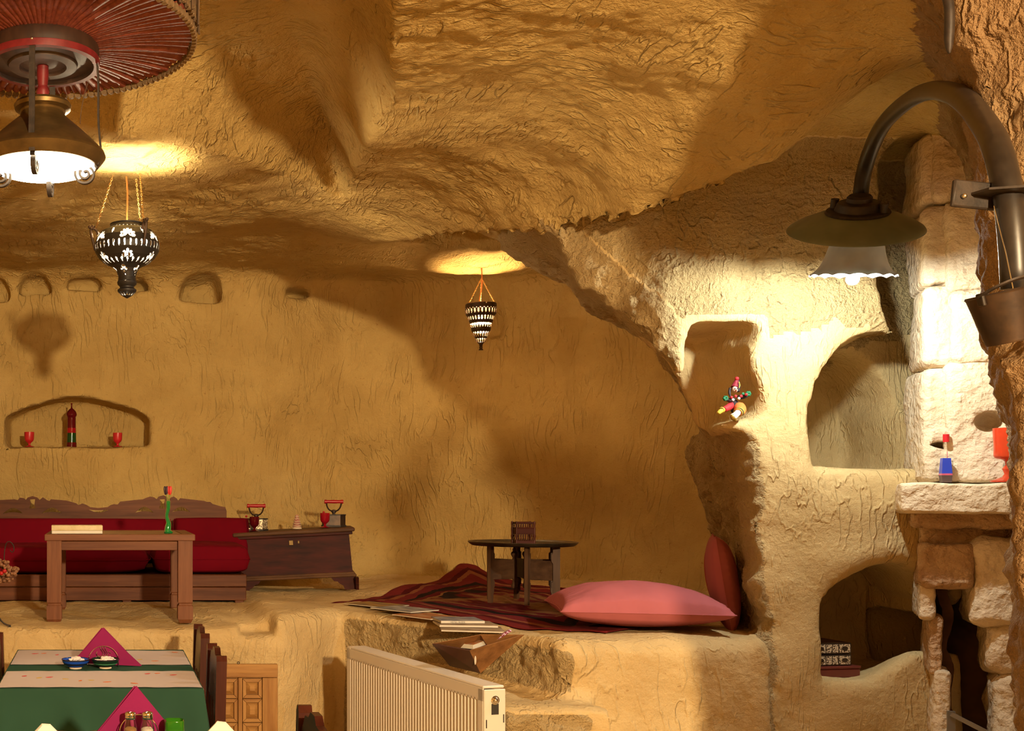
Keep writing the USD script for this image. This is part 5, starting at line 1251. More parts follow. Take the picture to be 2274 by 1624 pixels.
varied('bead_strip', (0.20, 0.012, 0.05), (0.55, 0.45, 0.62), (90, 90, 90), rough=0.3, sharp=(0.47, 0.53), det=2)
nbd = 26; strip = []
for k in range(nbd):
    q = s0 + (s1 - s0) * k / (nbd - 1)
    for off in (-0.008, 0.0, 0.008):
        side = np.cross((s1 - s0) / np.linalg.norm(s1 - s0), [0, 0, 1.0]); strip.append(ball(0.0062, q + side * off + [0, 0, 0.006], 1))
o = obj('bead_strip', cat(*strip), 'bead_strip', label='purple and red beaded strip lying across the wooden trough', cat='bead strip', smooth=True)

# ---------------------------------------------------------------- radiator
rA, rB = np.array([1.28, 3.67 * SY]), np.array([1.575, 2.90 * SY]); rd = (rB - rA); RL = np.linalg.norm(rd); ang = math.atan2(rd[1], rd[0])
t = thing('radiator', 'white ribbed panel radiator standing along the platform edge', 'radiator', ((rA[0] + rB[0]) / 2, (rA[1] + rB[1]) / 2, 0.0), ang)
# local x from the far to the near end, +y away from the room
zb_, zt_ = 0.10, 0.712
nf = 46; mg_ = 0.035; xs = []; ys = []
pitch = (RL - 2 * mg_) / nf
for k in range(nf):
    x0 = -RL / 2 + mg_ + k * pitch
    for q, y in ((0.0, 0.0), (0.16, 0.0), (0.34, 0.011), (0.66, 0.011), (0.84, 0.0)): xs.append(x0 + q * pitch); ys.append(y)
xs.append(RL / 2 - mg_); ys.append(0.0)
xs, ys = np.array(xs), np.array(ys)
z_ = [zb_ + 0.045, zb_ + 0.055, zt_ - 0.062, zt_ - 0.052]
VV = []
for zz, f_ in zip(z_, (0, 1, 1, 0)): VV += [(x, y * f_, zz) for x, y in zip(xs, ys)]
nx_ = len(xs); FF = []
for r in range(3):
    for i in range(nx_ - 1):
        a = r * nx_ + i; FF += [(a, a + 1, a + nx_ + 1), (a, a + nx_ + 1, a + nx_)]
rib = trimesh.Trimesh(VV, FF, process=False)
obj('ribbed_panel', rib, 'radiator_white', t, smooth=25, label='pressed front panel with vertical ribs')
obj('panel_border', cat(bevelbox(RL, 0.006, 0.054, 0.001, (0, 0.003, zt_ - 0.060)), bevelbox(RL, 0.006, 0.05, 0.001, (0, 0.003, zb_)), bevelbox(mg_, 0.006, zt_ - zb_, 0.001, (-RL / 2 + mg_ / 2, 0.003, zb_)), bevelbox(mg_, 0.006, zt_ - zb_ - 0.01, 0.001, (RL / 2 - mg_ / 2, 0.003, zb_))), 'radiator_white', t, smooth=False)
obj('back_panel', bevelbox(RL - 0.02, 0.008, zt_ - zb_ - 0.03, 0.002, (0, 0.085, zb_ + 0.01)), 'radiator_white', t, smooth=False)
obj('top_grille', bevelbox(RL, 0.100, 0.012, 0.004, (0, 0.052, zt_ - 0.008)), 'radiator_white', t, smooth=False, label='flat top cover')
obj('side_cover', bevelbox(0.010, 0.100, zt_ - zb_ - 0.01, 0.003, (RL / 2 + 0.004, 0.052, zb_)), 'radiator_white', t, smooth=False)
obj('side_cover', bevelbox(0.010, 0.100, zt_ - zb_ - 0.01, 0.003, (-RL / 2 - 0.004, 0.052, zb_)), 'radiator_white', t, smooth=False)
hole_ = lathe([(0.0, 0.0), (0.017, 0.0), (0.019, 0.003), (0.015, 0.004), (0.014, 0.006), (0.009, 0.012), (0.0, 0.014)], 20)
obj('vent_valve', tr(rot(hole_, PI / 2, (0, 1, 0)), (RL / 2 + 0.009, 0.052, zt_ - 0.055)), 'chrome', t)
obj('vent_slot', cat(bevelbox(0.002, 0.034, 0.045, 0.0005, (RL / 2 + 0.009, 0.052, zt_ - 0.115)), bevelbox(0.002, 0.005, 0.035, 0.0005, (RL / 2 + 0.009, 0.012, zt_ - 0.17)), bevelbox(0.002, 0.005, 0.035, 0.0005, (RL / 2 + 0.009, 0.092, zt_ - 0.15))), 'slot_dark', t, smooth=False)
obj('end_plug', tr(rot(cyl(0.014, 0.03, (0, 0, 0), 14), PI / 2, (0, 1, 0)), (-RL / 2 - 0.036, 0.045, zt_ - 0.04)), 'valve_white', t)
for x in (-RL / 2 + 0.12, RL / 2 - 0.12): obj('foot', bevelbox(0.03, 0.06, zb_ + 0.03, 0.002, (x, 0.05, 0.0)), 'radiator_white', t, smooth=False)

# ---------------------------------------------------------------- panelled door leaning on the platform's face
YD = 3.70 * SY; kD = YD / FPX
xD = lambda px: (px - CX) / FPX * YD
zD = lambda py: EYE[2] - (py - CY) / FPX * YD
t = thing('panelled_door', 'varnished pine panelled door leaning against the platform face', 'door panel', (xD(617), YD, 0.0))
def dp(name, px0, px1, py0, py1, m_, y0=0.0, th=0.03, b=0.002):
    x0, x1, z0, z1 = xD(px0) - xD(617), xD(px1) - xD(617), zD(py1), zD(py0)
    obj(name, bevelbox(x1 - x0, th, z1 - z0, b, ((x0 + x1) / 2, y0 + th / 2, z0)), m_, t, smooth=False)
bot = 1716
dp('top_rail', 430, 617, 1476, 1505, 'door_x'); dp('stile', 583, 617, 1506.0, bot, 'door_z'); dp('stile', 430, 456, 1506, bot, 'door_z'); dp('backing', 432, 615, 1500, bot, 'door_z', y0=0.022, th=0.012)
dp('mullion', 529, 538, 1506, bot, 'door_z')
rows = [(1508, 1552), (1553, 1605), (1606, 1654), (1655, bot)]
for (a, b_) in rows:
    for (l, r) in ((457, 528), (539, 582)):
        fw_ = 8
        # four mitred frame pieces sloping inwards and a raised field
        x0, x1, z0, z1 = xD(l) - xD(617), xD(r) - xD(617), zD(b_), zD(a); i_ = fw_ * kD
        for nm, o4 in (('frame_piece', [(x0, z1), (x1, z1), (x1 - i_, z1 - i_), (x0 + i_, z1 - i_)]), ('frame_piece', [(x0, z0), (x1, z0), (x1 - i_, z0 + i_), (x0 + i_, z0 + i_)]), ('frame_piece', [(x0, z0), (x0, z1), (x0 + i_, z1 - i_), (x0 + i_, z0 + i_)]), ('frame_piece', [(x1, z0), (x1, z1), (x1 - i_, z1 - i_), (x1 - i_, z0 + i_)])):
            pl_ = sg.Polygon(o4).buffer(-0.0008, join_style=2); hor = abs(o4[0][1] - o4[1][1]) < 1e-6
            obj(nm, tr(standing(pl_, 0.018), (0, 0.004, 0)), 'door_x' if hor else 'door_z', t, smooth=False)
        fx0, fx1, fz0, fz1 = x0 + i_ + 0.002, x1 - i_ - 0.002, z0 + i_ + 0.002, z1 - i_ - 0.002; cx_, cz_ = min(0.02, (fx1 - fx0) * 0.3), min(0.02, (fz1 - fz0) * 0.3)
        fld = trimesh.convex.convex_hull([(x, 0.018, z) for x in (fx0, fx1) for z in (fz0, fz1)] + [(x, 0.004, z) for x in (fx0 + cx_, fx1 - cx_) for z in (fz0 + cz_, fz1 - cz_)] + [(x, 0.022, z) for x in (fx0, fx1) for z in (fz0, fz1)])
        obj('raised_field', fld, 'door_x', t, smooth=False)
obj('eye_screw', tr(rot(trimesh.creation.torus(0.006, 0.002, 14, 6), PI / 2, (1, 0, 0)), (xD(530) - xD(617), 0.012, zD(1476) + 0.006)), 'iron', t)

# ---------------------------------------------------------------- dining tables
def table_cloth(x0, x1, y0, y1, z, drop, hang_corner=0.10, seed=0, n=44):
    """cloth over a table top: flat part and a skirt that flares and folds, lower at the corners"""
    per = []; 
    def side(ax, ay, bx, by, k):
        for q in np.linspace(0, 1, k, endpoint=False): per.append((ax + (bx - ax) * q, ay + (by - ay) * q))
    side(x0, y0, x1, y0, n); side(x1, y0, x1, y1, n); side(x1, y1, x0, y1, n); side(x0, y1, x0, y0, n)
    per = np.array(per); N_ = len(per); cxy = np.array([(x0 + x1) / 2, (y0 + y1) / 2])
    rad = per.copy(); s = np.arange(N_) / N_ * 4
    cor = 1 - np.minimum(np.abs(s - np.round(s)) * 5, 1)
    levels = [(0.0, 0.0, 0.0), (0.006, 0.004, 0.35), (0.012, 0.016, 1), (0.014, 0.3, 1), (0.018, 0.65, 1), (0.022, 1.0, 1)]
    V_ = []; out_d = per - cxy; 
    nrm = np.zeros_like(per); nrm[:n] = (0, -1); nrm[n:2 * n] = (1, 0); nrm[2 * n:3 * n] = (0, 1); nrm[3 * n:] = (-1, 0)
    for k in (0, n, 2 * n, 3 * n): nrm[k] = (nrm[k] + nrm[k - 1]) / 1.414
    for li, (off, fz, _) in enumerate(levels):
        drp = drop + hang_corner * cor
        wav = 0.012 * np.sin(s * 17 + seed) + 0.008 * np.sin(s * 31 + 2 * seed) + 0.03 * cor
        if li == 0: V_.append(np.c_[per - nrm * 0.012, np.full(N_, z + 0.003)])
        elif li == 1: V_.append(np.c_[per + nrm * 0.002, np.full(N_, z + 0.0015)])
        elif li == 2: V_.append(np.c_[per + nrm * 0.005, np.full(N_, z - 0.008)])
        else: V_.append(np.c_[per + nrm * (0.006 + (0.012 + wav) * fz)[:, None] if True else per, z - 0.008 - drp * fz])
    F_ = []
    for l in range(len(V_) - 1):
        for i in range(N_):
            j = (i + 1) % N_; a, b, c, d = l * N_ + i, l * N_ + j, (l + 1) * N_ + j, (l + 1) * N_ + i; F_ += [(a, c, b), (a, d, c)]
    VV = np.vstack(V_ + [np.array([[cxy[0], cxy[1], z + 0.003]])]); c0 = len(VV) - 1
    for i in range(N_): F_.append((c0, i, (i + 1) % N_))
    return trimesh.Trimesh(VV, F_, process=False)
def dining_table(label, x0, x1, y0, y1, z):
    t = thing('dining_table', label, 'table', ((x0 + x1) / 2, (y0 + y1) / 2, 0))
    obj('table_top', bevelbox(x1 - x0, y1 - y0, 0.03, 0.003, (0, 0, z - 0.03)), 'chair_x', t, smooth=False)
    for sx in (-1, 1):
        obj('apron', bevelbox(0.02, y1 - y0 - 0.16, 0.08, 0.002, (sx * ((x1 - x0) / 2 - 0.06), 0, z - 0.11)), 'chair_y', t, smooth=False)
        obj('apron', bevelbox(x1 - x0 - 0.16, 0.02, 0.08, 0.002, (0, sx * ((y1 - y0) / 2 - 0.06), z - 0.11)), 'chair_x', t, smooth=False)
        for sy in (-1, 1): obj('leg', bevelbox(0.06, 0.06, z - 0.03, 0.003, (sx * ((x1 - x0) / 2 - 0.06), sy * ((y1 - y0) / 2 - 0.06), 0)), 'chair_z', t, smooth=False)
ZT = 0.748
dining_table('dining table under a green cloth near the platform', -0.415, 0.385, 4.42, 5.53, ZT)
o = obj('tablecloth', table_cloth(-0.42, 0.39, 4.415, 5.535, ZT, 0.15, 0.12, 1), 'green_cloth', label='green cloth draped over the farther dining table', cat='tablecloth', smooth=60)
def chilli_mat(name):
    mat(name, {'p': ('principled_bsdf', {'base_color': (0.58, 0.515, 0.53), 'roughness': 0.85, 'specular_ior_level': 0.1})}, [])
chilli_mat('runner_white'); plain('chilli_red', (0.62, 0.02, 0.02), 0.8); plain('chilli_orange', (0.70, 0.16, 0.03), 0.8); plain('chilli_yellow', (0.62, 0.42, 0.05), 0.8)
def runner(label, y0, y1, seed):
    n = 40; ys_ = np.linspace(y0, y1, n)
    xs_p = [-0.435, -0.432, -0.425, -0.415] + list(np.linspace(-0.40, 0.37, 20)) + [0.385, 0.396, 0.403, 0.407]
    zs_p = [ZT - 0.16, ZT - 0.08, ZT - 0.006, ZT + 0.006] + [ZT + 0.0065] * 20 + [ZT + 0.006, ZT - 0.006, ZT - 0.08, ZT - 0.16]
    Vv = []; nX = len(xs_p)
    r = np.random.default_rng(seed); w0 = np.cumsum(r.normal(0, 0.0025, nX)); w1 = np.cumsum(r.normal(0, 0.0025, nX))
    for x, z, a, b in zip(xs_p, zs_p, w0 - w0.mean(), w1 - w1.mean()):
        yy = np.linspace(y0 + a, y1 + b, n); Vv.append(np.c_[np.full(n, x), yy, np.full(n, z) + 0.0006 * np.sin(yy * 60 + x * 40)])
    Vt_ = np.vstack(Vv); F_ = []
    for i in range(nX - 1):
        for j in range(n - 1):
            a = i * n + j; F_ += [(a, a + n, a + n + 1), (a, a + n + 1, a + 1)]
    N_ = len(Vt_); nv_ = vnormals(Vt_, np.array(F_)); VV = np.vstack([Vt_, Vt_ - nv_ * 0.0012]); FF = F_ + [(a + N_, c + N_, b + N_) for a, b, c in F_]
    t = thing('table_runner', label, 'table runner', (0, (y0 + y1) / 2, ZT))
    obj('runner_cloth', trimesh.Trimesh(VV, FF, process=False), 'runner_white', t, smooth=40, rel=(0, (y0 + y1) / 2, ZT))
    for k in range(11):
        x = -0.37 + 0.73 * ((k * 0.618 + 0.1 * seed) % 1); y = y0 + (y1 - y0) * (0.15 + 0.7 * ((k * 0.37 + 0.3 * seed) % 1)); a = r.uniform(-0.8, 0.8); L_ = r.uniform(0.02, 0.035)
        sh = []
        for q in np.linspace(0, 1, 8): sh.append((L_ * (q - 0.5), 0.006 * math.sin(PI * q) ** 0.7 + 0.008 * q * q))
        for q in np.linspace(1, 0, 8): sh.append((L_ * (q - 0.5), -0.006 * math.sin(PI * q) ** 0.7 + 0.008 * q * q))
        m_ = extr(sg.Polygon(sh).buffer(0.0004), 0.0008); m_ = rot(m_, a, (0, 0, 1))
        obj('printed_chilli', tr(m_, (x, y - (y0 + y1) / 2, 0.0072)), ('chilli_red', 'chilli_orange', 'chilli_yellow')[k % 3], t, smooth=False)
runner('white chilli-printed runner across the near half of the far table', 4.43, 4.835, 2)
runner('white chilli-printed runner across the far half of the far table', 5.02, 5.475, 5)
def on_t(px, Y, z=ZT + 0.004): return np.array([(px - CX) / FPX * Y, Y, z])
plain('bowl_blue', (0.015, 0.07, 0.45), 0.15); plain('bowl_black', (0.012, 0.012, 0.02), 0.15); plain('bowl_green', (0.008, 0.03, 0.018), 0.15); plain('bowl_mint', (0.07, 0.24, 0.13), 0.15); plain('bowl_clay', (0.72, 0.60, 0.45), 0.5)
mag_mat('sugar_paper', (0.45, 0.48, 0.66), (0.80, 0.74, 0.74), (0.84, 0.80, 0.78))
def bowl(label, loc, c1, c2, r=0.061, h=0.040, seed=0):
    t = thing('sugar_bowl', label, 'bowl', loc)
    pr = [(r * 0.42, 0.006), (r * 0.55, 0.010), (r * 0.80, 0.020), (r * 0.95, 0.030), (r, h), (r * 0.97, h + 0.001), (r * 0.90, 0.030), (r * 0.5, 0.014), (0, 0.012)]
    obj('bowl_body', lathe(pr, 40), c1, t)
    obj('bowl_foot', lathe([(0, 0), (r * 0.44, 0), (r * 0.46, 0.002), (r * 0.42, 0.007), (0, 0.007)], 32), 'bowl_clay', t)
    obj('bowl_band', lathe([(r * 0.805, 0.0196), (r * 0.83, 0.0196), (r * 0.905, 0.0255), (r * 0.88, 0.0255)], 40), c2, t)
    obj('bowl_rim', lathe([(r * 0.985, h - 0.003), (r * 1.012, h - 0.002), (r * 1.012, h + 0.002), (r * 0.97, h + 0.0025)], 40), 'bowl_black', t)
    rg = np.random.default_rng(seed)
    for k in range(14):
        s_ = bevelbox(0.030, 0.022, 0.005, 0.0015); s_ = rot(rot(s_, rg.uniform(-1.1, 1.1), (1, 0, 0)), rg.uniform(0, 6.28), (0, 0, 1))
        q = rg.uniform(0, 0.62) * r; a = rg.uniform(0, 6.28)
        tp = thing('sugar_packet', 'white paper sugar packet in the %s bowl' % ('blue' if c1 == 'bowl_blue' else 'dark green'), 'sugar packet', np.array(loc) + [q * math.cos(a), q * math.sin(a), 0.026 + 0.010 * (k / 14.0) + (0.62 * r - q) * 0.35], 0, 'sugar packets in the %s bowl' % ('blue' if c1 == 'bowl_blue' else 'dark green'))
        obj('packet', s_, 'sugar_paper', tp, smooth=False)
bowl('blue striped bowl full of sugar packets on the far table', on_t(168, 4.92), 'bowl_blue', 'bowl_black', seed=3)
bowl('dark green bowl of sugar packets in front of the napkin holder', on_t(234, 4.93), 'bowl_green', 'bowl_mint', seed=4)
def napkin_stack(label, loc, apex, left, right, m_, n=7, th=0.0035, rz=0.0, group=None):
    """folded paper napkins standing in a holder: triangles seen from the front"""
    for k in range(n):
        j = 0.004 * math.sin(k * 2.3)
        tri = sg.Polygon([(left[0] + j, left[1]), (right[0] - j, right[1]), (apex[0] + j * 1.2, apex[1] - 0.006 * (k % 2))]).buffer(0.0015)
        t = thing('napkin', label, 'napkin', np.array(loc) + [0, k * th, 0], rz, group)
        m = standing(tri, th * 0.8); m = trimesh.Trimesh(*trimesh.remesh.subdivide_to_size(m.vertices, m.faces, 0.03)[:2], process=True)
        v = np.asarray(m.vertices).copy(); v[:, 1] += 0.006 * np.sin(v[:, 0] * 30 + k) * (v[:, 2] / max(apex[1], 1e-3)) + 0.05 * (k - n / 2) / n * v[:, 2]; m.vertices = v
        obj('napkin_fold', m, m_, t, smooth=30)
kt = 4.98 / FPX
napkin_stack('dark purple paper napkin folded to a triangle in the holder on the far table', on_t(232, 4.985), (-4 * kt, 84 * kt), (-68 * kt, 8 * kt), (80 * kt, 1 * kt), 'purple_napkin', group='purple napkins on the far table')
hp = on_t(230, 4.972)
t = thing('napkin_holder', 'chrome wire napkin holder with a coffee cup motif on the far table', 'napkin holder', hp)
kq = 4.972 / FPX
def wire(pts, r=0.0016): return tube(pts, r, 6)
for y in (0.0, 0.075):
    arc = [[-33 * kq, y, 0.001], [-33 * kq, y, 14 * kq]] + [[-33 * kq * math.cos(a), y, (14 + 32 * math.sin(a)) * kq] for a in np.linspace(0, PI, 24)[1:-1]] + [[33 * kq, y, 14 * kq], [33 * kq, y, 0.001]]
    obj('wire_arch', wire(arc), 'chrome', t)
obj('base_wire', cat(wire([[-33 * kq, 0, 0.002], [-33 * kq, 0.075, 0.002]]), wire([[33 * kq, 0, 0.002], [33 * kq, 0.075, 0.002]])), 'chrome', t)
motif = [[[x * kq, 0, z * kq] for x, z in p] for p in ([(-14, 34), (-16, 30), (-13, 24), (0, 21), (8, 23), (12, 26)], [(-19, 20), (-10, 24), (0, 22)], [(12, 33), (17, 30)], [(-6, 46), (-7, 42), (-4, 36), (-4, 22)], [(-1, 46), (-2, 42), (1, 36), (1, 22)], [(4, 46), (3, 42), (6, 36), (6, 23)])]
obj('cup_motif', cat(*[wire(spline(p, 10), 0.0013) for p in motif]), 'chrome', t, label='coffee cup with steam bent from wire')

# ---------------------------------------------------------------- chairs
def make_chair(label, loc, rz):
    """local frame: the seat faces +x, back at x = 0"""
    t = thing('dining_chair', label, 'chair', loc, rz)
    hb_c = 0.862; wd = 0.215
    post = sg.Polygon([(-wd, 0), (-wd + 0.045, 0), (-wd + 0.045, hb_c - 0.02), (-wd + 0.03, hb_c), (-wd + 0.012, hb_c), (-wd, hb_c - 0.02)])
    for s in (-1, 1):
        pm = standing(post, 0.042)
        if s == 1: pm = pm.copy(); pm.vertices[:, 0] *= -1; pm.invert()
        pm = rot(tr(pm, (0, -0.021, 0)), PI / 2, (0, 0, 1))
        v = pm.vertices; v[:, 0] -= 0.045 * np.clip(v[:, 2] - 0.42, 0, 1); pm.vertices = v
        obj('back_post', pm, 'chair_z', t, smooth=False)
    rail = sg.Polygon([(-0.17, 0.66), (0.17, 0.66), (0.17, 0.80), (0.14, 0.815), (0.115, 0.845), (0.06, 0.85), (0.03, 0.872), (-0.03, 0.872), (-0.06, 0.85), (-0.115, 0.845), (-0.14, 0.815), (-0.17, 0.80)])
    rm_ = rot(tr(standing(rail, 0.024), (0, -0.012, 0)), PI / 2, (0, 0, 1)); v = rm_.vertices; v[:, 0] -= 0.045 * np.clip(v[:, 2] - 0.42, 0, 1); rm_.vertices = v
    obj('top_rail', rm_, 'chair_y', t, smooth=False)
    for k in range(3):
        sl = bevelbox(0.016, 0.05, 0.23, 0.002, (-0.006, (k - 1) * 0.10, 0.44)); obj('slat', sl, 'chair_z', t, smooth=False)
    obj('lower_rail', bevelbox(0.022, 0.34, 0.04, 0.002, (0, 0, 0.42)), 'chair_y', t, smooth=False)
    obj('seat', rbox(0.42, 0.43, 0.035, 0.010, (0.21, 0, 0.42)), 'chair_x', t)
    for s in (-1, 1):
        obj('leg', bevelbox(0.042, 0.042, 0.42, 0.003, (0.395, s * 0.19, 0)), 'chair_z', t, smooth=False)
        obj('stretcher', bevelbox(0.36, 0.02, 0.03, 0.002, (0.20, s * 0.19, 0.16)), 'chair_x', t, smooth=False)
    return t
# facing -x on the right of the table, +x on the left
ch0 = make_chair('dark brown dining chair tucked in at the right side of the far table, nearer one', (0.455, 4.73, 0), PI)
dup(ch0, (0.455, 5.46, 0.0), PI, 'dark brown dining chair tucked in at the right side of the far table, farther one')
dup(ch0, (-0.475, 5.12, 0.0), 0.0, 'dark brown dining chair at the left border beside the far table')
dup(ch0, (0.60, 3.28, 0.0), PI, 'dark brown dining chair whose rounded back top shows at the bottom border')

# ---------------------------------------------------------------- the near table at the bottom border
dining_table('near dining table just below the bottom border', -0.42, 0.50, 2.50, 3.56, ZT)
o = obj('tablecloth', table_cloth(-0.425, 0.505, 2.495, 3.565, ZT, 0.15, 0.1, 3), 'green_cloth', label='green cloth draped over the nearer dining table', cat='tablecloth', smooth=60)
Yn_ = 3.50; kk = Yn_ / FPX
napkin_stack('bright purple paper napkin behind the shakers on the near table', (on_t(302, Yn_)[0], Yn_ - 0.01, ZT + 0.004), (0, 0.163), (-0.125, 0.012), (0.125, 0.012), 'purple_napkin', n=6, group='purple napkins on the near table')
plain('spice_brown', (0.40, 0.22, 0.08), 0.8); plain('salt_white', (0.80, 0.76, 0.70), 0.8)
def shaker(label, loc, fill):
    t = thing('shaker', label, 'shaker', loc)
    obj('shaker_glass', lathe([(0, 0.001), (0.022, 0.001), (0.0225, 0.004), (0.021, 0.05), (0.0165, 0.068), (0.0155, 0.078), (0.0138, 0.078), (0.0148, 0.067), (0.0190, 0.049), (0.0205, 0.006), (0, 0.005)], 28), 'clear_glass', t, smooth=60)
    obj('filling', lathe([(0, 0.006), (0.0198, 0.006), (0.0186, 0.046), (0.012, 0.051), (0, 0.053)], 24), fill, t)
    obj('cap', lathe([(0.0165, 0.076), (0.0175, 0.078), (0.0175, 0.083), (0.0168, 0.085), (0.0175, 0.090), (0.016, 0.096), (0.010, 0.099), (0, 0.100)], 28), 'chrome', t, smooth=50, label='chrome screw cap')
shaker('glass pepper shaker filled with brown spice, left of the pair', on_t(290, 3.43), 'spice_brown')
shaker('glass salt shaker filled with white salt, right of the pair', on_t(327, 3.43), 'salt_white')
cdp_ = on_t(308, 3.45); t = thing('wire_caddy', 'chrome wire caddy arching round the two shakers', 'caddy', cdp_)
obj('caddy_arch', wire([[-0.056, 0.0, 0.001], [-0.058, 0, 0.03]] + [[-0.058 * math.cos(a), 0, 0.03 + 0.055 * math.sin(a)] for a in np.linspace(0.1, PI - 0.1, 20)] + [[0.058, 0, 0.03], [0.056, 0, 0.001]], 0.0018), 'chrome', t)
obj('caddy_ring', cat(*[wire([[x + 0.025 * math.cos(a), -0.02 + 0.025 * math.sin(a), 0.03] for a in np.linspace(0, 2 * PI, 24)], 0.0015) for x in (-0.0255, 0.0258)] + [wire([[-0.057, 0, 0.03], [0.057, 0, 0.03]], 0.0015)]), 'chrome', t)
t = thing('green_tumbler', 'crumpled looking green glass tumbler holding a pale candle on the near table', 'glass', on_t(387, 3.44))
th_ = np.linspace(0, 2 * PI, 40, endpoint=False)
def sq(r): return [(r * np.sign(math.cos(a)) * abs(math.cos(a)) ** 0.6, r * np.sign(math.sin(a)) * abs(math.sin(a)) ** 0.6) for a in th_]
tv = []; 
for r, z in ((0.020, 0.0), (0.026, 0.004), (0.030, 0.03), (0.030, 0.068), (0.027, 0.072), (0.027, 0.03), (0.022, 0.008)):
    tv += [(x * (1 + 0.04 * math.sin(7 * a + 90 * z)), y * (1 + 0.04 * math.sin(7 * a + 90 * z)), z) for (x, y), a in zip(sq(r), th_)]
tf = []
for l in range(6):
    for i in range(40):
        j = (i + 1) % 40; a, b, c, d = l * 40 + i, l * 40 + j, (l + 1) * 40 + j, (l + 1) * 40 + i; tf += [(a, b, c), (a, c, d)]
tv += [(0, 0, 0.0), (0, 0, 0.008)]
for i in range(40): tf += [(280, (i + 1) % 40, i), (281, 240 + i, 240 + (i + 1) % 40)]
obj('tumbler_glass', trimesh.Trimesh(tv, tf, process=False), 'green_tumbler', t, smooth=40)
obj('candle', cyl(0.019, 0.028, (0, 0, 0.009), 20), 'spice_brown', t)
def white_tip(label, px, w, h, rz):
    p = on_t(px, 3.38); t = thing('white_napkin', label, 'napkin', p, rz)
    tri = sg.Polygon([(-w, 0), (w, 0), (0.012, h), (-0.012, h + 0.002)]).buffer(0.002)
    for k in range(3): obj('napkin_fold', tr(rot(standing(tri, 0.004), 0.10 * (k - 1), (1, 0, 0)), (0, (k - 1) * 0.016, 0)), 'white_napkin', t, smooth=30)
white_tip('white folded napkin standing at the left of the near table', 103, 0.075, 0.066, 0.15)
white_tip('white folded napkin standing at the right of the near table', 491, 0.08, 0.073, -0.2)

# ---------------------------------------------------------------- dried flower stand at the left border
YF = 3.86 * SY; xF = (-14 - CX) / FPX * YF; zF = gz_at(xF, YF)
t = thing('flower_stand', 'wrought iron stand with dried seed heads at the left border', 'stand', (xF, YF, zF))
kf = YF / FPX
for a in (0.05, 2.15, 4.25):
    d = np.array([math.cos(a), math.sin(a), 0])
    pts = [d * 0.01 + [0, 0, 0.30], d * 0.014 + [0, 0, 0.14], d * 0.035 + [0, 0, 0.045], d * 0.085 + [0, 0, 0.010], d * 0.10 + [0, 0, 0.006], d * 0.085 + [0, 0, 0.0], d * 0.02 + [0, 0, 0.003]]
    obj('stand_leg', tube(spline(pts, 24), 0.0045, 8), 'iron', t)
obj('stand_pole', cyl(0.006, 0.40, (0, 0, 0.0), 10), 'iron', t)
obj('hoop', tube(spline([[0.05, 0, 0.30], [0.06, 0, 0.42], [0.085, 0, 0.475], [0.11, 0, 0.45], [0.105, 0, 0.415], [0.09, 0, 0.425]], 20), 0.003, 6), 'iron', t)
varied('seed_brown', (0.10, 0.035, 0.02), (0.36, 0.17, 0.08), (60, 60, 60), rough=0.6); 
rg = np.random.default_rng(12); sd = []
for k in range(150):
    v = rg.normal(size=3); v /= np.linalg.norm(v); sd.append(ball(rg.uniform(0.007, 0.013), np.array([0.035, 0, 0.31]) + v * rg.uniform(0.045, 0.085) * np.array([1.2, 1, 0.8]), 1))
obj('seed_heads', cat(*sd), 'seed_brown', t, label='cluster of dried brown seed heads', kind='stuff')
obj('red_berry', cat(*[ball(0.012, (0.05 + x, -0.08, 0.305 + z), 1) for x, z in ((0, 0), (0.018, 0.012), (-0.03, -0.02))]), 'handle_red', t)

# ---------------------------------------------------------------- inlaid boxes in the lower niche
def frame_on(px, py, inn_):
    u_, z_ = on_right_wall(px, py); p = A + U * u_ - NF * inn_; return np.array([p[0], p[1] * SY, z_])
Ut = np.array([U[0], U[1] * SY]); rzW = math.atan2(Ut[1], Ut[0])
_nl = (which == 6) & (NV[:, 2] > 0.5) & (V[:, 2] > 0.5) & (V[:, 2] < 0.85) & (fu > 0.3)
pb_ = frame_on(1892, 1512, 0.13)
_i = cKDTree(V[_nl][:, :2]).query_ball_point(pb_[:2], 0.09) if _nl.any() else []
zb2 = float(np.percentile(V[_nl][_i][:, 2], 85)) if len(_i) else pb_[2]
plain('box_red', (0.16, 0.03, 0.02), 0.35); plain('ebony', (0.035, 0.018, 0.01), 0.35); varied('mother_of_pearl', (0.06, 0.035, 0.02), (0.72, 0.62, 0.44), (170, 170, 170), rough=0.3, sharp=(0.42, 0.50), det=1); plain('inlay_yellow', (0.55, 0.45, 0.16), 0.3)
rb = 0.15
t = thing('wooden_box', 'flat reddish wooden box under the inlaid box in the lower niche', 'box', (pb_[0], pb_[1], zb2 - 0.004), rb)
obj('box_body', bevelbox(0.215, 0.20, 0.042, 0.005), 'box_red', t, smooth=False); obj('box_lid', bevelbox(0.219, 0.204, 0.012, 0.003, (0, 0, 0.042)), 'box_red', t, smooth=False)
c_in = np.array([pb_[0] - 0.02, pb_[1] + 0.0, zb2 + 0.050])
t = thing('inlaid_box', 'backgammon box inlaid with pale mosaic in the lower niche', 'box', c_in, rb)
bw, bdp, bh = 0.19, 0.17, 0.052
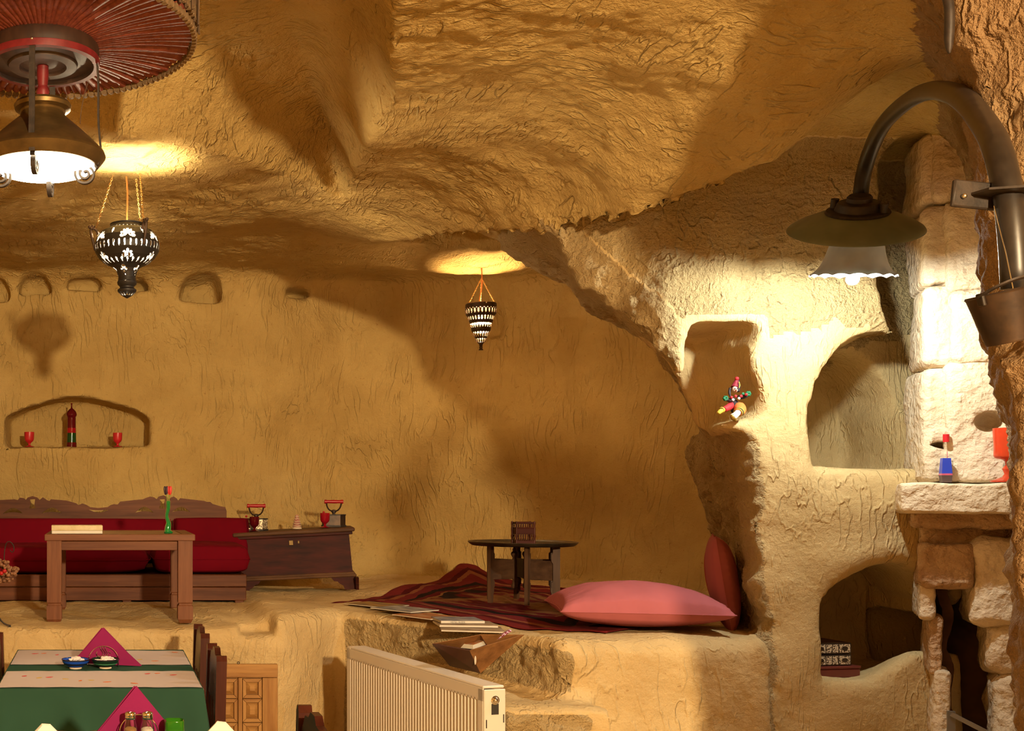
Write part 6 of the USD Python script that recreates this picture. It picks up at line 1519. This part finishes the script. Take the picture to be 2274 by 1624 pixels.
for k in (0, 1):
    z0 = k * (bh + 0.003)
    obj('box_half', bevelbox(bw, bdp, bh, 0.002, (0, 0, z0)), 'ebony', t, smooth=False)
    for face in range(2):
        for q, (x0, w_) in enumerate(((-0.49, 0.27), (-0.195, 0.15), (-0.02, 0.15), (0.16, 0.30))) if face == 0 else enumerate(((-0.47, 0.26), (-0.18, 0.15), (0.0, 0.15), (0.18, 0.28))):
            L_ = bw if face == 0 else bdp
            tile = bevelbox(w_ * L_, 0.0015, bh * 0.76, 0.0004, ((x0 + w_ / 2) * L_, 0, z0 + bh * 0.12))
            tile = tr(tile, (0, -bdp / 2 - 0.0008, 0)) if face == 0 else tr(rot(tile, PI / 2, (0, 0, 1)), (bw / 2 + 0.0008, 0, 0))
            obj('inlay_tile', tile, 'mother_of_pearl', t, smooth=False)
            if q in (0, 3):
                ov = trimesh.creation.cylinder(bh * 0.2, 0.0012, sections=8); ov.apply_scale((1.6, 1, 1)); ov = rot(ov, PI / 2, (1, 0, 0)); ov = tr(ov, ((x0 + w_ / 2) * L_, 0, z0 + bh * 0.5))
                ov = tr(ov, (0, -bdp / 2 - 0.0022, 0)) if face == 0 else tr(rot(ov, PI / 2, (0, 0, 1)), (bw / 2 + 0.0022, 0, 0)); obj('inlay_medallion', ov, 'ebony', t, smooth=False)
obj('lid_inlay', bevelbox(bw * 0.94, bdp * 0.94, 0.0015, 0.0004, (0, 0, 2 * bh + 0.003)), 'chest_top', t, smooth=False)

# ---------------------------------------------------------------- puppet in the pillar niche
for nm, c in (('puppet_red', (0.55, 0.02, 0.03)), ('puppet_orange', (0.72, 0.20, 0.04)), ('puppet_yellow', (0.68, 0.52, 0.06)), ('puppet_green', (0.01, 0.15, 0.06)), ('puppet_black', (0.02, 0.012, 0.015)), ('puppet_white', (0.80, 0.76, 0.66)), ('puppet_face', (0.60, 0.42, 0.32)), ('puppet_maroon', (0.22, 0.01, 0.025))): plain(nm, c, 0.7)
YPu = 3.23; kp = YPu / 1550.0; OPu = P(1633, 925, YPu)
t = thing('puppet_doll', 'colourful seated puppet doll with a pointed red hat in the pillar niche', 'doll', OPu)
def q(px, py, dy=0.0): return np.array([(px - 1633) * kp, dy, (925 - py) * kp])
def limb(pts, r, n=14): return tube(spline(pts, n), np.interp(np.linspace(0, 1, n), np.linspace(0, 1, len(r)), r) * kp, 12)
obj('torso', limb([q(1632, 888, 0.02), q(1630, 898, 0.0), q(1630, 912, -0.02)], [7, 10, 11]), 'puppet_black', t, smooth=True)
obj('leg', limb([q(1636, 905, -0.02), q(1630, 912, -0.05), q(1618, 918, -0.09)], [12, 12.5, 9]), 'puppet_orange', t, smooth=True, label='orange trouser leg')
obj('leg', limb([q(1624, 900, 0.0), q(1610, 906, -0.03), q(1594, 912, -0.05)], [8, 7.5, 6]), 'puppet_red', t, smooth=True, label='red trouser leg')
obj('leg_back', limb([q(1644, 904, 0.0), q(1640, 914, -0.02), q(1630, 920, -0.05)], [8, 9, 6]), 'puppet_maroon', t, smooth=True)
for k in range(3):
    c_ = q(1619 - 4 * k, 917.5 + 1.5 * k, -0.088 - 0.008 * k); dirv = np.array([-0.7, -0.5, -0.3])
    obj('cuff_stripe', place(lathe([(9.2 * kp, -1.2 * kp), (10 * kp, 0), (9.0 * kp, 1.2 * kp)], 16), c_, dirv), 'puppet_yellow' if k % 2 == 0 else 'puppet_black', t)
obj('cuff_stripe', place(lathe([(6.2 * kp, -2 * kp), (7 * kp, 0), (6.0 * kp, 2 * kp)], 16), q(1589, 913, -0.055), (-0.8, -0.4, -0.2)), 'puppet_yellow', t)
obj('shoe', limb([q(1611, 920, -0.10), q(1600, 927, -0.12), q(1592, 932, -0.125)], [6.5, 6.5, 7.5]), 'puppet_white', t, smooth=True, label='white shoe')
obj('sole', limb([q(1590, 926, -0.128), q(1594, 934, -0.130), q(1600, 938, -0.126)], [4, 5, 3]), 'gold', t, smooth=True)
obj('shoe', limb([q(1590, 914, -0.055), q(1583, 917, -0.06), q(1579, 921, -0.06)], [5, 5, 4]), 'puppet_yellow', t, smooth=True)
for (sx, ex, hx) in (((1625, 884), (1616, 890), (1605, 886)), ((1640, 882), (1648, 882), (1655, 876))):
    obj('arm', limb([q(*sx, 0.0), q(*ex, -0.02), q(*hx, -0.02)], [4.5, 4.5, 4]), 'puppet_black', t, smooth=True)
    obj('pompon_cuff', cat(*[tr(ball(3.4 * kp, (0, 0, 0), 1), q(hx[0] + 3.2 * math.cos(a), hx[1] + 3.2 * math.sin(a), -0.024)) for a in np.linspace(0, 2 * PI, 6, endpoint=False)]), 'puppet_green', t)
    obj('flower', tr(ball(3.2 * kp, (0, 0, 0), 1), q((sx[0] + hx[0]) / 2, (sx[1] + hx[1]) / 2 - 1, -0.035)), 'puppet_red', t)
for (x, y, c_) in ((1627, 881, 'puppet_red'), (1639, 881, 'puppet_red'), (1621, 889, 'puppet_white'), (1634, 886, 'puppet_white'), (1643, 876, 'puppet_green')):
    obj('sequin', tr(ball(3.2 * kp, (0, 0, 0), 2, (1, 0.6, 1)), q(x, y, -0.026)), c_, t)
obj('head', tr(ball(1, (0, 0, 0), 3, (6.2 * kp, 6.5 * kp, 7.2 * kp)), q(1629, 866, -0.01)), 'puppet_face', t, smooth=True)
obj('nose', tr(ball(1.6 * kp, (0, 0, 0), 1), q(1628.5, 867, -0.026)), 'puppet_face', t)
for x in (1626.2, 1631.0): obj('eye', tr(ball(1.15 * kp, (0, 0, 0), 1), q(x, 864.5, -0.0235)), 'puppet_black', t)
obj('mouth', tr(ball(1, (0, 0, 0), 1, (2.0 * kp, 0.8 * kp, 0.6 * kp)), q(1628.8, 870, -0.0232)), 'puppet_red', t)
obj('hair', limb([q(1623, 862, 0.004), q(1620, 872, 0.0), q(1619, 882, -0.012)], [3, 3, 1.5]), 'puppet_black', t, smooth=True)
obj('hat', limb([q(1631, 861, 0.0), q(1635, 851, 0.004), q(1638, 843, 0.006)], [7.5, 5.5, 3.5]), 'puppet_maroon', t, smooth=True, label='pointed maroon hat')
obj('hat_veil', limb([q(1641, 843, 0.012), q(1643, 856, 0.012), q(1641, 870, 0.008)], [3, 4.5, 3]), 'puppet_black', t, smooth=True)
obj('hat_pompon', tr(ball(4.3 * kp, (0, 0, 0), 2), q(1637, 841, 0.002)), 'puppet_red', t, smooth=True)
obj('gold_braid', tube(spline([q(1637, 849, -0.014), q(1638, 856, -0.017), q(1637, 862, -0.016)], 8), 1.0 * kp, 6), 'puppet_yellow', t)
